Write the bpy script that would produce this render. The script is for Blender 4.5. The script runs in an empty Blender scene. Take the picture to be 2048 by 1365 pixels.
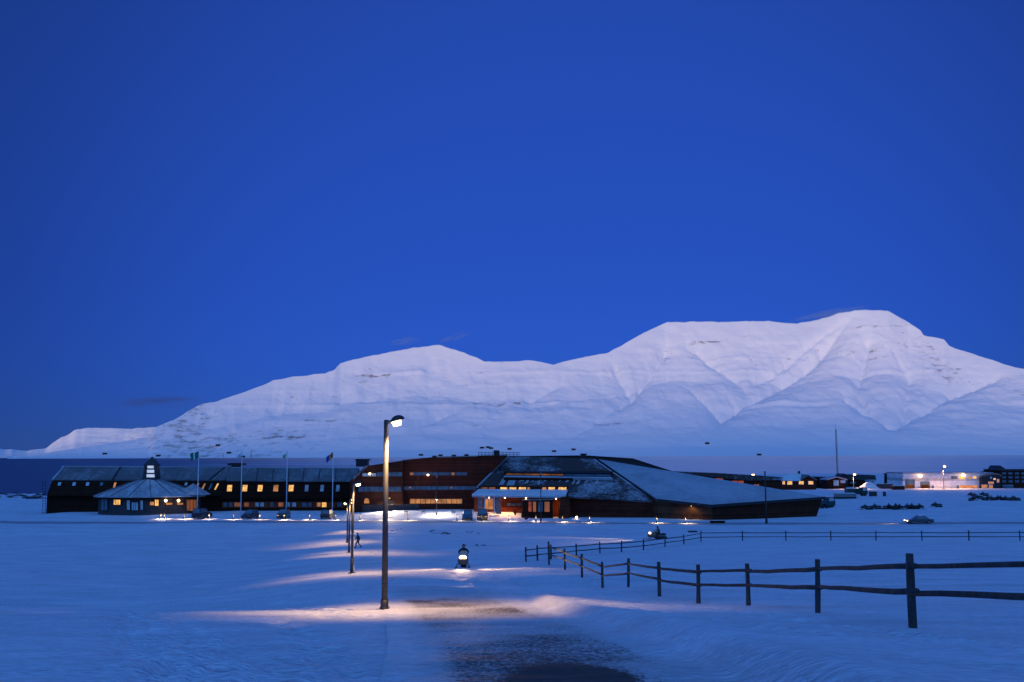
import bpy, bmesh, math, random
import numpy as np
from mathutils import Vector, Matrix, noise as mnoise
random.seed(7); np.random.seed(7)
R = math.radians
C = bpy.context.scene.collection
sc = bpy.context.scene

# ---------------------------------------------------------------- camera, sky, afterglow, exposure
F = 2048.0                                     # focal length in photo pixels (36 mm lens)
PITCH = math.atan((908 - 682.5) / F); ROLL = R(0.22)
fv = Vector((0, math.cos(PITCH), math.sin(PITCH)))
rv = Vector((math.cos(ROLL), 0, -math.sin(ROLL)))
rv = (rv - fv * rv.dot(fv)).normalized()
uv_ = rv.cross(fv)
cam_d = bpy.data.cameras.new('camera'); cam = bpy.data.objects.new('camera', cam_d); C.objects.link(cam)
cam_d.lens = 36.0; cam_d.sensor_width = 36.0; cam_d.clip_start = 0.2; cam_d.clip_end = 120000
cam.matrix_world = Matrix(((rv.x, uv_.x, -fv.x, 0), (rv.y, uv_.y, -fv.y, 0), (rv.z, uv_.z, -fv.z, 0), (0, 0, 0, 1)))
sc.camera = cam

world = bpy.data.worlds.new('World'); sc.world = world; world.use_nodes = True
wn = world.node_tree.nodes; wl = world.node_tree.links
bg = wn['Background']
sky = wn.new('ShaderNodeTexSky'); sky.sky_type = 'NISHITA'; sky.sun_disc = False
sky.sun_elevation = R(3.0); sky.sun_rotation = R(192); sky.ozone_density = 3.0; sky.air_density = 0.6; sky.dust_density = 0.0; sky.altitude = 0
tint = wn.new('ShaderNodeMix'); tint.data_type = 'RGBA'; tint.blend_type = 'MULTIPLY'; tint.inputs[0].default_value = 1.0
tint.inputs[7].default_value = (0.09, 0.17, 0.55, 1)          # cold white balance of the dusk sky
deep = wn.new('ShaderNodeMix'); deep.data_type = 'RGBA'; deep.blend_type = 'ADD'; deep.inputs[0].default_value = 1.0
deep.inputs[7].default_value = (0.14, 0.52, 3.0, 1)           # even blue-hour airlight
wl.new(sky.outputs[0], tint.inputs[6]); wl.new(tint.outputs[2], deep.inputs[6]); 
gtc = wn.new('ShaderNodeTexCoord'); gdot = wn.new('ShaderNodeVectorMath'); gdot.operation = 'DOT_PRODUCT'
gdot.inputs[1].default_value = (0.0, -0.82, 0.57); wl.new(gtc.outputs['Generated'], gdot.inputs[0])
gmr = wn.new('ShaderNodeMapRange'); gmr.interpolation_type = 'SMOOTHSTEP'; gmr.inputs[1].default_value = -0.1; gmr.inputs[2].default_value = 1.0; wl.new(gdot.outputs['Value'], gmr.inputs[0])
west = wn.new('ShaderNodeMix'); west.data_type = 'RGBA'; west.blend_type = 'ADD'; west.clamp_factor = False      # the side where the sun went down is paler
west.inputs[7].default_value = (0.85, 2.9, 7.2, 1); wl.new(gmr.outputs[0], west.inputs[0]); 
fdot = wn.new('ShaderNodeVectorMath'); fdot.operation = 'DOT_PRODUCT'; fdot.inputs[1].default_value = (0.05, 0.985, 0.165); wl.new(gtc.outputs['Generated'], fdot.inputs[0])
fmr = wn.new('ShaderNodeMapRange'); fmr.interpolation_type = 'SMOOTHSTEP'; fmr.inputs[1].default_value = 0.84; fmr.inputs[2].default_value = 1.0; fmr.inputs[3].default_value = 0.66; fmr.inputs[4].default_value = 1.06  # sky dims away from the view axis, standing in for lens vignetting
wl.new(fdot.outputs['Value'], fmr.inputs[0]); fsc = wn.new('ShaderNodeVectorMath'); fsc.operation = 'SCALE'; wl.new(deep.outputs[2], fsc.inputs[0]); wl.new(fmr.outputs[0], fsc.inputs['Scale'])
wl.new(fsc.outputs[0], west.inputs[6]); wl.new(west.outputs[2], bg.inputs[0])
bg.inputs[1].default_value = 0.1

sun_d = bpy.data.lights.new('afterglow', 'SUN'); sun = bpy.data.objects.new('afterglow', sun_d); C.objects.link(sun)
sun_d.energy = 2.6; sun_d.angle = R(6); sun_d.color = (1.0, 0.67, 0.32)
sun.rotation_euler = (R(90 - 1.35), 0, R(-14))                # low, from behind the camera and a little left
sc.view_settings.view_transform = 'Standard'; sc.view_settings.look = 'None'
sc.view_settings.exposure = 0.0; sc.view_settings.gamma = 1.0
sc.cycles.use_denoising = True
sc.cycles.max_bounces = 5; sc.cycles.volume_bounces = 0
sc.cycles.sample_clamp_indirect = 3.0

# ---------------------------------------------------------------- helpers
def P(px, py, D):
    """point seen at photo pixel (px,py) at forward distance D"""
    d = fv + rv * ((px - 1024) / F) - uv_ * ((py - 682.5) / F)
    return d * (D / d.y)
def pix(v):
    z = v.dot(fv); return 1024 + F * v.dot(rv) / z, 682.5 - F * v.dot(uv_) / z

def vnoise(x, y, seed=0):
    xi = np.floor(x).astype(np.int64); yi = np.floor(y).astype(np.int64)
    xf = x - xi; yf = y - yi
    u = xf * xf * (3 - 2 * xf); v = yf * yf * (3 - 2 * yf)
    def h(a, b):
        n = (a * 374761393 + b * 668265263 + seed * 982451653) & 0x7fffffff
        n = ((n ^ (n >> 13)) * 1274126177) & 0x7fffffff
        return ((n ^ (n >> 16)) & 0xffff) / 32767.5 - 1.0
    return (h(xi, yi) * (1 - u) + h(xi + 1, yi) * u) * (1 - v) + (h(xi, yi + 1) * (1 - u) + h(xi + 1, yi + 1) * u) * v
def fbm(x, y, o=4, seed=0):
    s = 0; a = 1.0; t = 0
    for i in range(o):
        s = s + a * vnoise(x, y, seed + i * 17); t += a; a *= 0.5
        x, y = x * 1.93 + y * 0.51 + 3.1, y * 1.93 - x * 0.51 * 0.5 + 1.7
    return s / t

def tag(o, label=None, cat=None, group=None, kind=None):
    if label: o['label'] = label
    if cat: o['category'] = cat
    if group: o['group'] = group
    if kind: o['kind'] = kind
    return o
def thing(name, label, cat, loc=(0, 0, 0), rz=0.0, group=None):
    o = bpy.data.objects.new(name, None); C.objects.link(o)
    o.location = loc; o.rotation_euler = (0, 0, rz); o.empty_display_size = 0.3
    return tag(o, label, cat, group)
def kids(o): return [c for c in bpy.data.objects if c.parent == o]
def copy_tree(o, parent=None):
    c = o.copy(); C.objects.link(c)
    if parent is not None: c.parent = parent
    for ch in kids(o): copy_tree(ch, c)
    return c

WORLD_BUILT = set()
def world_thing(*a, **k):
    t = thing(*a, **k); WORLD_BUILT.add(t.name); return t
class MB:
    def __init__(s): s.v = []; s.f = []; s.sm = []
    def add(s, vs, fs, smooth=False):
        n = len(s.v); s.v += [tuple(v) for v in vs]
        for f in fs: s.f.append([i + n for i in f]); s.sm.append(smooth)
        return s
    def box(s, c, d, rz=0.0, rx=0.0, ry=0.0):
        M = Matrix.Translation(c) @ Matrix.Rotation(rz, 4, 'Z') @ Matrix.Rotation(rx, 4, 'X') @ Matrix.Rotation(ry, 4, 'Y')
        vs = [M @ Vector((a * d[0] / 2, b * d[1] / 2, e * d[2] / 2)) for a in (-1, 1) for b in (-1, 1) for e in (-1, 1)]
        return s.add(vs, [(0, 1, 3, 2), (4, 6, 7, 5), (0, 4, 5, 1), (2, 3, 7, 6), (0, 2, 6, 4), (1, 5, 7, 3)])
    def cyl(s, a, b, r0, r1=None, n=12, smooth=True, caps=True):
        a = Vector(a); b = Vector(b); r1 = r0 if r1 is None else r1
        z = (b - a).normalized(); x = z.orthogonal().normalized(); y = z.cross(x)
        vs = []
        for p, r in ((a, r0), (b, r1)):
            for i in range(n):
                t = 2 * math.pi * i / n; vs.append(p + x * (r * math.cos(t)) + y * (r * math.sin(t)))
        s.add(vs, [(i, (i + 1) % n, n + (i + 1) % n, n + i) for i in range(n)], smooth)
        if caps: s.add(vs, [tuple(reversed(range(n))), tuple(range(n, 2 * n))])
        return s
    def tube(s, pts, rad, n=8):
        pts = [Vector(p) for p in pts]
        rs = rad if isinstance(rad, (list, tuple)) else [rad] * len(pts)
        vs = []; fs = []
        for i, p in enumerate(pts):
            t = (pts[min(i + 1, len(pts) - 1)] - pts[max(i - 1, 0)]).normalized()
            ref = Vector((0, 0, 1)) if abs(t.z) < 0.9 else Vector((1, 0, 0))
            x = t.cross(ref).normalized(); y = x.cross(t)
            for k in range(n):
                a = 2 * math.pi * k / n; vs.append(p + x * rs[i] * math.cos(a) + y * rs[i] * math.sin(a))
        for i in range(len(pts) - 1):
            for k in range(n): fs.append((i * n + k, i * n + (k + 1) % n, (i + 1) * n + (k + 1) % n, (i + 1) * n + k))
        s.add(vs, fs, True); s.add(vs, [tuple(range(n)), tuple(reversed(range((len(pts) - 1) * n, len(pts) * n)))])
        return s
    def loft(s, secs, smooth=True):
        n = len(secs[0]); vs = [p for q in secs for p in q]; fs = []
        for i in range(len(secs) - 1):
            for k in range(n): fs.append((i * n + k, i * n + (k + 1) % n, (i + 1) * n + (k + 1) % n, (i + 1) * n + k))
        s.add(vs, fs, smooth); s.add(vs, [tuple(reversed(range(n))), tuple(range((len(secs) - 1) * n, len(secs) * n))])
        return s
    def ball(s, c, r, n=12, m=8, zmin=-1.0):
        c = Vector(c); r = Vector(r) if hasattr(r, '__len__') else Vector((r, r, r)); secs = []
        for j in range(m + 1):
            t = -math.pi / 2 + math.pi * j / m
            zz = max(math.sin(t), zmin); rr = math.sqrt(max(1e-6, 1 - zz * zz))
            secs.append([c + Vector((r.x * rr * math.cos(2 * math.pi * k / n), r.y * rr * math.sin(2 * math.pi * k / n), r.z * zz)) for k in range(n)])
        return s.loft(secs)
    def prism(s, pts, off):
        pts = [Vector(p) for p in pts]; off = Vector(off); n = len(pts)
        vs = pts + [p + off for p in pts]
        return s.add(vs, [tuple(range(n)), tuple(reversed(range(n, 2 * n)))] + [(i, n + i, n + (i + 1) % n, (i + 1) % n) for i in range(n)])
    def build(s, name, m, parent=None, bevel=0.0, fix=True):
        root = parent
        while root is not None and root.parent is not None: root = root.parent
        if root is not None and root.name in WORLD_BUILT:      # parts given in world coordinates: bring them to the thing's own origin
            l_ = root.location; s.v = [(v[0] - l_.x, v[1] - l_.y, v[2] - l_.z) for v in s.v]
        me = bpy.data.meshes.new(name); me.from_pydata(s.v, [], s.f); me.update()
        me.polygons.foreach_set('use_smooth', s.sm)
        if fix:
            b = bmesh.new(); b.from_mesh(me); bmesh.ops.remove_doubles(b, verts=b.verts, dist=1e-5)
            bmesh.ops.recalc_face_normals(b, faces=b.faces); b.to_mesh(me); b.free()
        me.materials.append(m)
        o = bpy.data.objects.new(name, me); C.objects.link(o)
        if parent is not None: o.parent = parent
        if bevel:
            md = o.modifiers.new('bevel', 'BEVEL'); md.width = bevel; md.segments = 2; md.limit_method = 'ANGLE'
        return o

# ---------------------------------------------------------------- materials
def new_mat(name):
    m = bpy.data.materials.new(name); m.use_nodes = True
    return m, m.node_tree.nodes, m.node_tree.links, m.node_tree.nodes['Principled BSDF']
def mat(name, col, rough=0.6, metal=0.0, var=0.25, scale=3.0, bump=0.0, bscale=20.0, stretch=(1, 1, 1), coat=0.0):
    m, n, l, b = new_mat(name)
    tc = n.new('ShaderNodeTexCoord'); mp = n.new('ShaderNodeMapping'); mp.inputs['Scale'].default_value = stretch
    l.new(tc.outputs['Object'], mp.inputs[0])
    nz = n.new('ShaderNodeTexNoise'); nz.inputs['Scale'].default_value = scale; nz.inputs['Detail'].default_value = 5
    l.new(mp.outputs[0], nz.inputs['Vector'])
    rp = n.new('ShaderNodeValToRGB'); rp.color_ramp.elements[0].position = 0.3; rp.color_ramp.elements[1].position = 0.7
    a = [c * (1 - var) for c in col]; z = [min(1, c * (1 + var)) for c in col]
    rp.color_ramp.elements[0].color = (*a, 1); rp.color_ramp.elements[1].color = (*z, 1)
    l.new(nz.outputs[0], rp.inputs[0]); l.new(rp.outputs[0], b.inputs['Base Color'])
    b.inputs['Roughness'].default_value = rough; b.inputs['Metallic'].default_value = metal
    if coat: b.inputs['Coat Weight'].default_value = coat
    if bump:
        n2 = n.new('ShaderNodeTexNoise'); n2.inputs['Scale'].default_value = bscale; n2.inputs['Detail'].default_value = 4
        l.new(mp.outputs[0], n2.inputs['Vector'])
        bp = n.new('ShaderNodeBump'); bp.inputs['Strength'].default_value = bump; bp.inputs['Distance'].default_value = 0.02
        l.new(n2.outputs[0], bp.inputs['Height']); l.new(bp.outputs[0], b.inputs['Normal'])
    return m
def emis(name, col, strength, var=0.35, scale=1.3):
    """a lit pane or lamp glass: uneven room light behind it"""
    m, n, l, b = new_mat(name)
    tc = n.new('ShaderNodeTexCoord'); nz = n.new('ShaderNodeTexNoise'); nz.inputs['Scale'].default_value = scale
    l.new(tc.outputs['Object'], nz.inputs['Vector'])
    mr = n.new('ShaderNodeMapRange'); mr.inputs[1].default_value = 0.3; mr.inputs[2].default_value = 0.7
    mr.inputs[3].default_value = strength * (1 - var); mr.inputs[4].default_value = strength * (1 + var)
    l.new(nz.outputs[0], mr.inputs[0]); l.new(mr.outputs[0], b.inputs['Emission Strength'])
    b.inputs['Base Color'].default_value = (*[c * 0.5 for c in col], 1); b.inputs['Emission Color'].default_value = (*col, 1)
    b.inputs['Roughness'].default_value = 0.2
    return m
def cladding(name, col, pitch=0.16, snow=0.0, horiz=True):
    """boarded wall: board joints every `pitch` metres"""
    m, n, l, b = new_mat(name)
    tc = n.new('ShaderNodeTexCoord'); sep = n.new('ShaderNodeSeparateXYZ'); l.new(tc.outputs['Object'], sep.inputs[0])
    dv = n.new('ShaderNodeMath'); dv.operation = 'DIVIDE'; dv.inputs[1].default_value = pitch
    l.new(sep.outputs[2 if horiz else 0], dv.inputs[0])
    fl = n.new('ShaderNodeMath'); fl.operation = 'FLOOR'; l.new(dv.outputs[0], fl.inputs[0])
    wnz = n.new('ShaderNodeTexWhiteNoise'); wnz.noise_dimensions = '1D'; l.new(fl.outputs[0], wnz.inputs['W'])
    nz = n.new('ShaderNodeTexNoise'); nz.inputs['Scale'].default_value = 0.6; nz.inputs['Detail'].default_value = 6
    l.new(tc.outputs['Object'], nz.inputs['Vector'])
    ad = n.new('ShaderNodeMath'); ad.operation = 'MULTIPLY_ADD'; ad.inputs[1].default_value = 0.5
    l.new(wnz.outputs['Value'], ad.inputs[0]); l.new(nz.outputs[0], ad.inputs[2])
    rp = n.new('ShaderNodeValToRGB'); rp.color_ramp.elements[0].position = 0.3; rp.color_ramp.elements[1].position = 1.0
    rp.color_ramp.elements[0].color = (*[c * 0.55 for c in col], 1); rp.color_ramp.elements[1].color = (*[c * 1.5 for c in col], 1)
    l.new(ad.outputs[0], rp.inputs[0]); l.new(rp.outputs[0], b.inputs['Base Color'])
    fr = n.new('ShaderNodeMath'); fr.operation = 'FRACT'; l.new(dv.outputs[0], fr.inputs[0])
    bp = n.new('ShaderNodeBump'); bp.inputs['Strength'].default_value = 0.6; bp.inputs['Distance'].default_value = 0.02
    l.new(fr.outputs[0], bp.inputs['Height']); l.new(bp.outputs[0], b.inputs['Normal'])
    b.inputs['Roughness'].default_value = 0.85; b.inputs['Specular IOR Level'].default_value = 0.1
    return m
def snowy_roof(name, base, amount, scale=0.35, fine=3.0, snowcol=(0.72, 0.74, 0.78), stretch=(1, 1, 1), seam=0.0):
    """roofing partly covered with thin wind-blown snow; seams every `seam` metres stay bare"""
    m, n, l, b = new_mat(name)
    tc = n.new('ShaderNodeTexCoord'); mp = n.new('ShaderNodeMapping'); mp.inputs['Scale'].default_value = stretch
    l.new(tc.outputs['Object'], mp.inputs[0])
    a = n.new('ShaderNodeTexNoise'); a.inputs['Scale'].default_value = scale; a.inputs['Detail'].default_value = 3
    c = n.new('ShaderNodeTexNoise'); c.inputs['Scale'].default_value = fine; c.inputs['Detail'].default_value = 8; c.inputs['Roughness'].default_value = 0.7
    l.new(mp.outputs[0], a.inputs['Vector']); l.new(mp.outputs[0], c.inputs['Vector'])
    ad = n.new('ShaderNodeMath'); ad.operation = 'ADD'; l.new(a.outputs[0], ad.inputs[0]); l.new(c.outputs[0], ad.inputs[1])
    mr = n.new('ShaderNodeMapRange'); mr.inputs[1].default_value = 1.25 - amount * 0.5; mr.inputs[2].default_value = 1.62 - amount * 0.5
    l.new(ad.outputs[0], mr.inputs[0])
    fac = mr.outputs[0]
    if seam:
        sp = n.new('ShaderNodeSeparateXYZ'); l.new(tc.outputs['Object'], sp.inputs[0])
        dv = n.new('ShaderNodeMath'); dv.operation = 'DIVIDE'; dv.inputs[1].default_value = seam; l.new(sp.outputs[0], dv.inputs[0])
        fr = n.new('ShaderNodeMath'); fr.operation = 'FRACT'; l.new(dv.outputs[0], fr.inputs[0])
        g = n.new('ShaderNodeMath'); g.operation = 'GREATER_THAN'; g.inputs[1].default_value = 0.12; l.new(fr.outputs[0], g.inputs[0])
        mu = n.new('ShaderNodeMath'); mu.operation = 'MULTIPLY'; l.new(fac, mu.inputs[0]); l.new(g.outputs[0], mu.inputs[1]); fac = mu.outputs[0]
    mx = n.new('ShaderNodeMix'); mx.data_type = 'RGBA'
    mx.inputs[6].default_value = (*base, 1); mx.inputs[7].default_value = (*snowcol, 1)
    l.new(fac, mx.inputs[0]); l.new(mx.outputs[2], b.inputs['Base Color'])
    b.inputs['Roughness'].default_value = 0.8
    bp = n.new('ShaderNodeBump'); bp.inputs['Strength'].default_value = 0.4; bp.inputs['Distance'].default_value = 0.05
    l.new(ad.outputs[0], bp.inputs['Height']); l.new(bp.outputs[0], b.inputs['Normal'])
    return m

def snow_ground(name, dirt_attr=False, base=(0.78, 0.81, 0.90), dirty=(0.045, 0.038, 0.035)):
    """wind-packed snow; where the `dirt` attribute is set, gravel shows through it in flecks"""
    m, n, l, b = new_mat(name)
    tc = n.new('ShaderNodeTexCoord')
    mp = n.new('ShaderNodeMapping'); mp.inputs['Scale'].default_value = (0.55, 1.3, 1); l.new(tc.outputs['Object'], mp.inputs[0])
    n1 = n.new('ShaderNodeTexNoise'); n1.inputs['Scale'].default_value = 0.35; n1.inputs['Detail'].default_value = 10; n1.inputs['Roughness'].default_value = 0.62
    n2 = n.new('ShaderNodeTexNoise'); n2.inputs['Scale'].default_value = 8.0; n2.inputs['Detail'].default_value = 6; n2.inputs['Roughness'].default_value = 0.65
    n3 = n.new('ShaderNodeTexVoronoi'); n3.inputs['Scale'].default_value = 11.0
    l.new(mp.outputs[0], n1.inputs['Vector']); l.new(mp.outputs[0], n2.inputs['Vector']); l.new(mp.outputs[0], n3.inputs['Vector'])
    cr = n.new('ShaderNodeValToRGB'); cr.color_ramp.elements[0].position = 0.3; cr.color_ramp.elements[1].position = 0.7
    cr.color_ramp.elements[0].color = (*[c * 0.78 for c in base], 1); cr.color_ramp.elements[1].color = (*[min(1, c * 1.08) for c in base], 1)
    l.new(n1.outputs[0], cr.inputs[0])
    cr2 = n.new('ShaderNodeMapRange'); cr2.inputs[1].default_value = 0.35; cr2.inputs[2].default_value = 0.65; cr2.inputs[3].default_value = 0.74; cr2.inputs[4].default_value = 1.08
    l.new(n2.outputs[0], cr2.inputs[0]); vm = n.new('ShaderNodeVectorMath'); vm.operation = 'SCALE'; l.new(cr.outputs[0], vm.inputs[0]); l.new(cr2.outputs[0], vm.inputs['Scale'])
    col = vm.outputs[0]
    if dirt_attr:
        at = n.new('ShaderNodeAttribute'); at.attribute_name = 'dirt'
        g = n.new('ShaderNodeTexNoise'); g.inputs['Scale'].default_value = 9.0; g.inputs['Detail'].default_value = 12; g.inputs['Roughness'].default_value = 0.82
        mp2 = n.new('ShaderNodeMapping'); mp2.inputs['Scale'].default_value = (1.6, 1.1, 1); l.new(tc.outputs['Object'], mp2.inputs[0]); l.new(mp2.outputs[0], g.inputs['Vector'])
        ad = n.new('ShaderNodeMath'); ad.operation = 'ADD'; l.new(at.outputs['Fac'], ad.inputs[0]); l.new(g.outputs[0], ad.inputs[1])
        mr = n.new('ShaderNodeMapRange'); mr.inputs[1].default_value = 0.955; mr.inputs[2].default_value = 1.12; l.new(ad.outputs[0], mr.inputs[0])
        dc = n.new('ShaderNodeValToRGB'); dc.color_ramp.elements[0].color = (*[c * 0.5 for c in dirty], 1); dc.color_ramp.elements[1].color = (*[c * 2.2 for c in dirty], 1)
        l.new(n2.outputs[0], dc.inputs[0])
        mx = n.new('ShaderNodeMix'); mx.data_type = 'RGBA'; thin = n.new('ShaderNodeMapRange'); thin.inputs[1].default_value = 0.12; thin.inputs[2].default_value = 0.62; thin.inputs[3].default_value = 0.0; thin.inputs[4].default_value = 0.30; l.new(at.outputs['Fac'], thin.inputs[0])
        mxx = n.new('ShaderNodeMath'); mxx.operation = 'MAXIMUM'; l.new(mr.outputs[0], mxx.inputs[0]); l.new(thin.outputs[0], mxx.inputs[1])
        l.new(mxx.outputs[0], mx.inputs[0]); l.new(col, mx.inputs[6]); l.new(dc.outputs[0], mx.inputs[7])
        col = mx.outputs[2]
    l.new(col, b.inputs['Base Color']); b.inputs['Roughness'].default_value = 0.7; b.inputs['Specular IOR Level'].default_value = 0.25
    h = n.new('ShaderNodeMath'); h.operation = 'MULTIPLY_ADD'; h.inputs[1].default_value = 0.25
    l.new(n2.outputs[0], h.inputs[0]); l.new(n1.outputs[0], h.inputs[2])
    b1 = n.new('ShaderNodeBump'); b1.inputs['Strength'].default_value = 0.55; b1.inputs['Distance'].default_value = 0.28
    l.new(h.outputs[0], b1.inputs['Height'])
    b2 = n.new('ShaderNodeBump'); b2.inputs['Strength'].default_value = 0.7; b2.inputs['Distance'].default_value = 0.06
    l.new(n3.outputs[0], b2.inputs['Height']); l.new(b1.outputs[0], b2.inputs['Normal']); l.new(b2.outputs[0], b.inputs['Normal'])
    return m

M = {}
M['snow'] = snow_ground('snow_ground')
M['path'] = snow_ground('gravelly_snow', True)
M['road'] = snow_ground('packed_road_snow', base=(0.42, 0.42, 0.46))
M['bank'] = snow_ground('snow_bank', base=(0.86, 0.86, 0.87))
M['dark_wood'] = cladding('dark_stained_boards', (0.030, 0.011, 0.006))
M['red_wood'] = cladding('brown_red_boards', (0.085, 0.020, 0.011))
M['brown_wood'] = cladding('deep_brown_boards', (0.060, 0.018, 0.010), 0.2)
M['copper'] = cladding('brown_metal_panels', (0.10, 0.038, 0.02), 0.6)
M['entrance_red'] = cladding('painted_red_boards', (0.20, 0.040, 0.018), 0.15, horiz=False)
M['roof_left'] = snowy_roof('dusted_seamed_roof', (0.13, 0.125, 0.13), 0.66, 0.2, 1.2, (0.27, 0.27, 0.29), seam=3.1)
M['roof_mid'] = snowy_roof('half_bare_roof', (0.06, 0.035, 0.03), 0.50, 0.14, 1.3, (0.5, 0.5, 0.54), seam=0.0)
M['roof_snow'] = snowy_roof('snowed_roof', (0.34, 0.34, 0.37), 0.8, 0.12, 0.8, (0.47, 0.48, 0.52), seam=0.0)
M['roof_bare'] = snowy_roof('bare_brown_roof', (0.05, 0.03, 0.03), 0.2, 0.1, 2.0)
M['roof_pav'] = snowy_roof('snowed_tent_roof', (0.28, 0.28, 0.3), 0.85, 0.5, 1.6, (0.5, 0.5, 0.53))
M['metal'] = mat('galvanised_steel', (0.22, 0.22, 0.23), 0.55, 0.5, 0.3, 6, 0.2)
M['pole'] = mat('weathered_pole', (0.036, 0.04, 0.052), 0.6, 0.1, 0.35, 8, 0.5, 30, (1, 1, 0.15))
M['dark_metal'] = mat('dark_metal', (0.035, 0.035, 0.04), 0.5, 0.3)
M['black'] = mat('black_plastic', (0.014, 0.014, 0.016), 0.45)
M['rubber'] = mat('rubber', (0.02, 0.02, 0.02), 0.85)
M['fence'] = mat('weathered_fence_wood', (0.05, 0.045, 0.046), 0.85, 0, 0.45, 5, 0.9, 18, (1, 1, 0.3))
M['white_paint'] = mat('white_paint', (0.75, 0.75, 0.76), 0.4, 0, 0.06)
M['offwhite_wall'] = cladding('white_sheet_panels', (0.62, 0.6, 0.6), 1.1)
M['glass'] = mat('window_glass', (0.10, 0.16, 0.2), 0.35, 0.0, 0.35, 0.6)
M['glass_pale'] = mat('pale_window_glass', (0.50, 0.55, 0.55), 0.35, 0.0, 0.3, 0.8)
M['frame_red'] = mat('red_window_frame', (0.22, 0.03, 0.02), 0.5)
M['lit'] = emis('lit_window', (1.0, 0.50, 0.12), 0.95, 0.55, 2.2)
M['lit_soft'] = emis('soft_lit_window', (1.0, 0.36, 0.09), 0.40, 0.6, 0.7)
M['lit_dim'] = emis('dim_lit_window', (1.0, 0.27, 0.07), 0.13, 0.8, 0.5)
M['lit_red'] = emis('red_lit_window', (1.0, 0.16, 0.04), 0.22, 0.6)
M['lit_white'] = emis('white_lit_louvre', (0.75, 0.85, 1.0), 0.55, 0.15)
M['bulb'] = emis('lamp_glass', (1.0, 0.68, 0.30), 14.0, 0.02)
M['bulb_hot'] = emis('bright_lamp_glass', (1.0, 0.62, 0.26), 9.0, 0.02)
M['head'] = emis('headlamp_glass', (1.0, 0.72, 0.36), 9.0, 0.02)
M['head_dim'] = emis('reflection_glow_glass', (1.0, 0.50, 0.20), 0.7, 0.3)  # weak emission stands in for light reflected by parked cars' headlamps
M['tail'] = mat('tail_lamp_plastic', (0.3, 0.02, 0.015), 0.25)

def link_light(name, d, loc, aim=None, parent=None):
    o = bpy.data.objects.new(name, d); C.objects.link(o); o.location = loc
    if aim is not None: o.rotation_euler = (Vector(aim) - Vector(loc)).to_track_quat('-Z', 'Y').to_euler()
    if parent is not None: o.parent = parent
    return o
def spot(name, loc, aim, watts, ang, col=(1, 0.62, 0.30), size=0.12, blend=0.6, parent=None):
    d = bpy.data.lights.new(name, 'SPOT'); d.energy = watts; d.color = col; d.spot_size = R(ang); d.spot_blend = blend; d.shadow_soft_size = size
    return link_light(name, d, loc, aim, parent)
def point(name, loc, watts, col=(1, 0.6, 0.3), size=0.15, parent=None):
    d = bpy.data.lights.new(name, 'POINT'); d.energy = watts; d.color = col; d.shadow_soft_size = size
    return link_light(name, d, loc, None, parent)

# ---------------------------------------------------------------- the ground
HP = np.array([(-400, -60), (-120, -8), (-30, 0.6), (0, 1.65), (5, 1.80), (10, 2.24), (14, 2.66), (18, 3.12), (26, 4.08), (33, 4.86), (40, 5.58), (48, 6.25), (60, 7.15), (73, 8.05), (90, 9.2),
               (105, 10.05), (125, 11.0), (140, 11.62), (160, 12.2), (180, 12.5), (215, 12.5), (300, 12.9), (400, 14.4), (430, 15.0), (560, 16.4), (700, 17.2), (870, 17.95), (960, 18.8), (1500, 24)])
def smooth_profile():
    y = np.arange(-400, 1501, 1.0); h = np.interp(y, HP[:, 0], HP[:, 1])
    k = np.exp(-0.5 * (np.arange(-6, 7) / 2.4) ** 2); k /= k.sum()
    hp = np.convolve(np.pad(h, 6, mode='edge'), k, mode='valid'); return y, hp
PY, PH = smooth_profile()
ctrl = []
CTRL_PIX = [(1822, 1258, 19.1), (1636, 1228, 26.6), (1497, 1207, 34.6), (1397, 1203, 37.4), (1319, 1195, 41.9), (1257, 1186, 50), (1205, 1167, 55.3), (1164, 1151, 61), (1130, 1136, 68), (1098, 1130, 77),
            (769, 1222, 33), (706, 1155, 70), (699, 1108, 115), (695, 1086, 137), (697, 1063, 162), (927, 1135, 73)]
def base_z(x, y):
    x = np.asarray(x, float); y = np.asarray(y, float)
    h = np.interp(y, PY, PH)
    # the shore comes in closer on the left
    t = np.clip((-x - 40) / 120, 0, 1) * np.clip((y - 300) / 220, 0, 1)
    h = h + t * 2.6
    return -h
for px, py, D in CTRL_PIX:
    p = P(px, py, D); ctrl.append((p.x, p.y, p.z - float(base_z(p.x, p.y)), 2.2 + D * 0.07))
EDGE = [(1700, 1440, 0), (1530, 1365, 0), (1400, 1312, 0), (1300, 1276, 0), (1180, 1243, 0), (1080, 1214, 0)]
def profile_hit(px, py):
    """where the sight line of a photo pixel meets the sloping ground"""
    d = P(px, py, 1.0); lo, hi = 3.0, 1200.0
    for i in range(400):
        D = 3.0 * (1.016 ** i)
        if d.z * D < gz0(d.x * D, D): hi = D; lo = D / 1.016; break
    for _ in range(20):
        m_ = (lo + hi) / 2
        if d.z * m_ < gz0(d.x * m_, m_): hi = m_
        else: lo = m_
    return d * ((lo + hi) / 2)
def gz0(x, y):
    z = float(base_z(x, y)); sw = 0.02; s = 0
    for cx, cy, r, sg in ctrl:
        w = math.exp(-((x - cx) ** 2 + ((y - cy) * 0.8) ** 2) / (2 * sg * sg)); s += w * r; sw += w
    return z + s / sw
bank_line = [profile_hit(a, b) for a, b, _ in EDGE]
BX = np.array([p.x for p in bank_line]); BY = np.array([p.y for p in bank_line])      # x of the path's right edge by distance
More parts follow.
